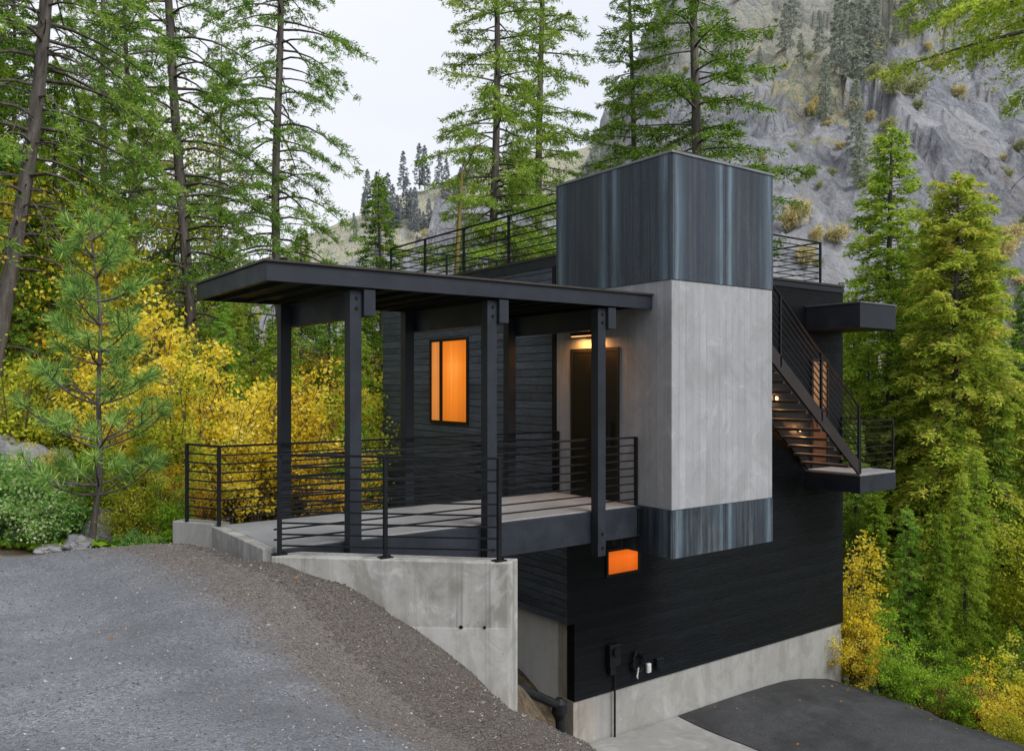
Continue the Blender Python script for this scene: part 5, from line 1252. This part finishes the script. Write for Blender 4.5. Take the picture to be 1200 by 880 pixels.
scatter('bank_gravel', 16000, (-6, 2.2), (4.0, 11.0), 0.0066, M['pebble_b'], lambda X, D, r: (X > ex(D)+r.normal(0, .5, len(X))) & ~behind_wall(X, D) & (r.random(len(X)) < 0.8), seed=3, lift=0.003)
scatter('fallen_leaves', 9, (-8, 1.5), (4.2, 10.9), 0.045, M['rust'], lambda X, D, r: ~behind_wall(X, D), 'leaf', 4, 0.008)
scatter('leaf_litter', 9000, (-11, -2.5), (11.5, 17), 0.065, M['rust'], lambda X, D, r: ~behind_wall(X, D), 'leaf', 5, 0.01)
scatter('slope_litter', 9000, (7.6, 22), (13, 28), 0.10, M['rust'], lambda X, D, r: ((X-2.32)*RT[0]+(D-12.03)*FW[0]) > 8.3, 'leaf', 6, 0.01)
scatter('forest_undergrowth', 16000, (-16, -2), (11.3, 24), 0.16, M['green'], lambda X, D, r: ~behind_wall(X, D) & (((X-2.32)*RT[0]+(D-12.03)*FW[0] < -0.5) | ((X-2.32)*RT[1]+(D-12.03)*FW[1] > 9.5)), 'leaf', 7, 0.06)
scatter('slope_undergrowth', 14000, (7.6, 24), (13, 30), 0.18, M['green'], lambda X, D, r: ((X-2.32)*RT[0]+(D-12.03)*FW[0]) > 8.4, 'leaf', 8, 0.07)

def on_drive(X, D):
    u = (X-2.32)*RT[0]+(D-12.03)*FW[0]; v = (X-2.32)*RT[1]+(D-12.03)*FW[1]
    e_ = np.array([drive_edge(b) for b in np.atleast_1d(v)]); f = np.clip((u-2.70)/(e_-2.70), 0, 1)
    return drive_z(u, v) + 0.02 + 0.05*np.sin(f*np.pi)
def drive_ok(X, D, r):
    u = (X-2.32)*RT[0]+(D-12.03)*FW[0]; v = (X-2.32)*RT[1]+(D-12.03)*FW[1]
    e_ = np.array([drive_edge(b) for b in v]) - 0.3
    return (u > 2.8) & (u < e_) & (v < 2.3) & (v > -5) & ((r.random(len(X)) < 0.12) | (u > e_-0.7) | (v > 2.05))
scatter('leaves_on_drive', 130, (3, 10), (11, 19), 0.065, M['rust'], drive_ok, 'leaf', 9, 0.004, on_drive)

# ================================================================ CAMERA, LIGHT, SKY
cd = bpy.data.cameras.new('camera'); co = bpy.data.objects.new('camera', cd); col.objects.link(co)
co.location = CAM; co.rotation_euler = (R(90), 0, -math.atan2(FW[0], FW[1]))
cd.sensor_width = 36; cd.lens = 971/1200*36; cd.shift_y = 10/1200; cd.clip_start = 0.05; cd.clip_end = 3000
scene.camera = co

sd = W(0.62, -0.62, 0) - W(0, 0, 0); sd.z = 0.95; sd.normalize()       # toward the bright part of the cloud
elev = math.asin(sd.z); azim = math.atan2(sd.x, sd.y)
sl = bpy.data.lights.new('sun', 'SUN'); sl.energy = 3.3; sl.angle = R(30); sl.color = (1.0, 0.985, 0.965)
so = bpy.data.objects.new('sun', sl); col.objects.link(so)
so.rotation_euler = sd.to_track_quat('Z', 'Y').to_euler()

wd = bpy.data.worlds.new('World'); scene.world = wd; wd.use_nodes = True
nt_ = wd.node_tree; nt_.nodes.clear()
out = nt_.nodes.new('ShaderNodeOutputWorld'); bg1 = nt_.nodes.new('ShaderNodeBackground'); bg2 = nt_.nodes.new('ShaderNodeBackground')
sky = nt_.nodes.new('ShaderNodeTexSky'); sky.sky_type = 'NISHITA'; sky.sun_disc = False; sky.sun_elevation = elev; sky.sun_rotation = azim
nt_.links.new(sky.outputs[0], bg1.inputs[0]); bg1.inputs[1].default_value = 0.06
tc = nt_.nodes.new('ShaderNodeTexCoord'); mp = nt_.nodes.new('ShaderNodeMapping'); mp.inputs['Scale'].default_value = (1.4, 1.4, 3.2)
ns = nt_.nodes.new('ShaderNodeTexNoise'); ns.inputs['Scale'].default_value = 1.6; ns.inputs['Detail'].default_value = 5
nt_.links.new(tc.outputs['Generated'], mp.inputs[0]); nt_.links.new(mp.outputs[0], ns.inputs['Vector'])
rp = nt_.nodes.new('ShaderNodeValToRGB'); rp.color_ramp.elements[0].position = 0.3; rp.color_ramp.elements[0].color = (0.64, 0.67, 0.73, 1)
rp.color_ramp.elements[1].position = 0.72; rp.color_ramp.elements[1].color = (0.75, 0.755, 0.79, 1)
nt_.links.new(ns.outputs[0], rp.inputs[0])
# added dimming of the unseen sky, left and behind, to darken left-facing walls
dt = nt_.nodes.new('ShaderNodeVectorMath'); dt.operation = 'DOT_PRODUCT'; nt_.links.new(tc.outputs['Generated'], dt.inputs[0]); dt.inputs[1].default_value = (-0.95, -0.30, -0.05)
r2 = nt_.nodes.new('ShaderNodeValToRGB'); r2.color_ramp.elements[0].position = 0.25; r2.color_ramp.elements[0].color = (1, 1, 1, 1); r2.color_ramp.elements[1].position = 0.85; r2.color_ramp.elements[1].color = (0.68, 0.68, 0.70, 1)
nt_.links.new(dt.outputs['Value'], r2.inputs[0])
mm = nt_.nodes.new('ShaderNodeMix'); mm.data_type = 'RGBA'; mm.blend_type = 'MULTIPLY'; mm.inputs[0].default_value = 1.0
nt_.links.new(rp.outputs[0], mm.inputs[6]); nt_.links.new(r2.outputs[0], mm.inputs[7]); nt_.links.new(mm.outputs[2], bg2.inputs[0]); bg2.inputs[1].default_value = 1.5
mx = nt_.nodes.new('ShaderNodeMixShader'); mx.inputs[0].default_value = 0.88
nt_.links.new(bg1.outputs[0], mx.inputs[1]); nt_.links.new(bg2.outputs[0], mx.inputs[2]); nt_.links.new(mx.outputs[0], out.inputs[0])

scene.view_settings.view_transform = 'Standard'; scene.view_settings.look = 'None'; scene.view_settings.exposure = 0; scene.view_settings.gamma = 1
cy = scene.cycles if hasattr(scene, 'cycles') else None
if cy:
    cy.max_bounces = 9; cy.diffuse_bounces = 8; cy.glossy_bounces = 2; cy.transmission_bounces = 2; cy.use_denoising = True
    cy.sample_clamp_indirect = 6.0
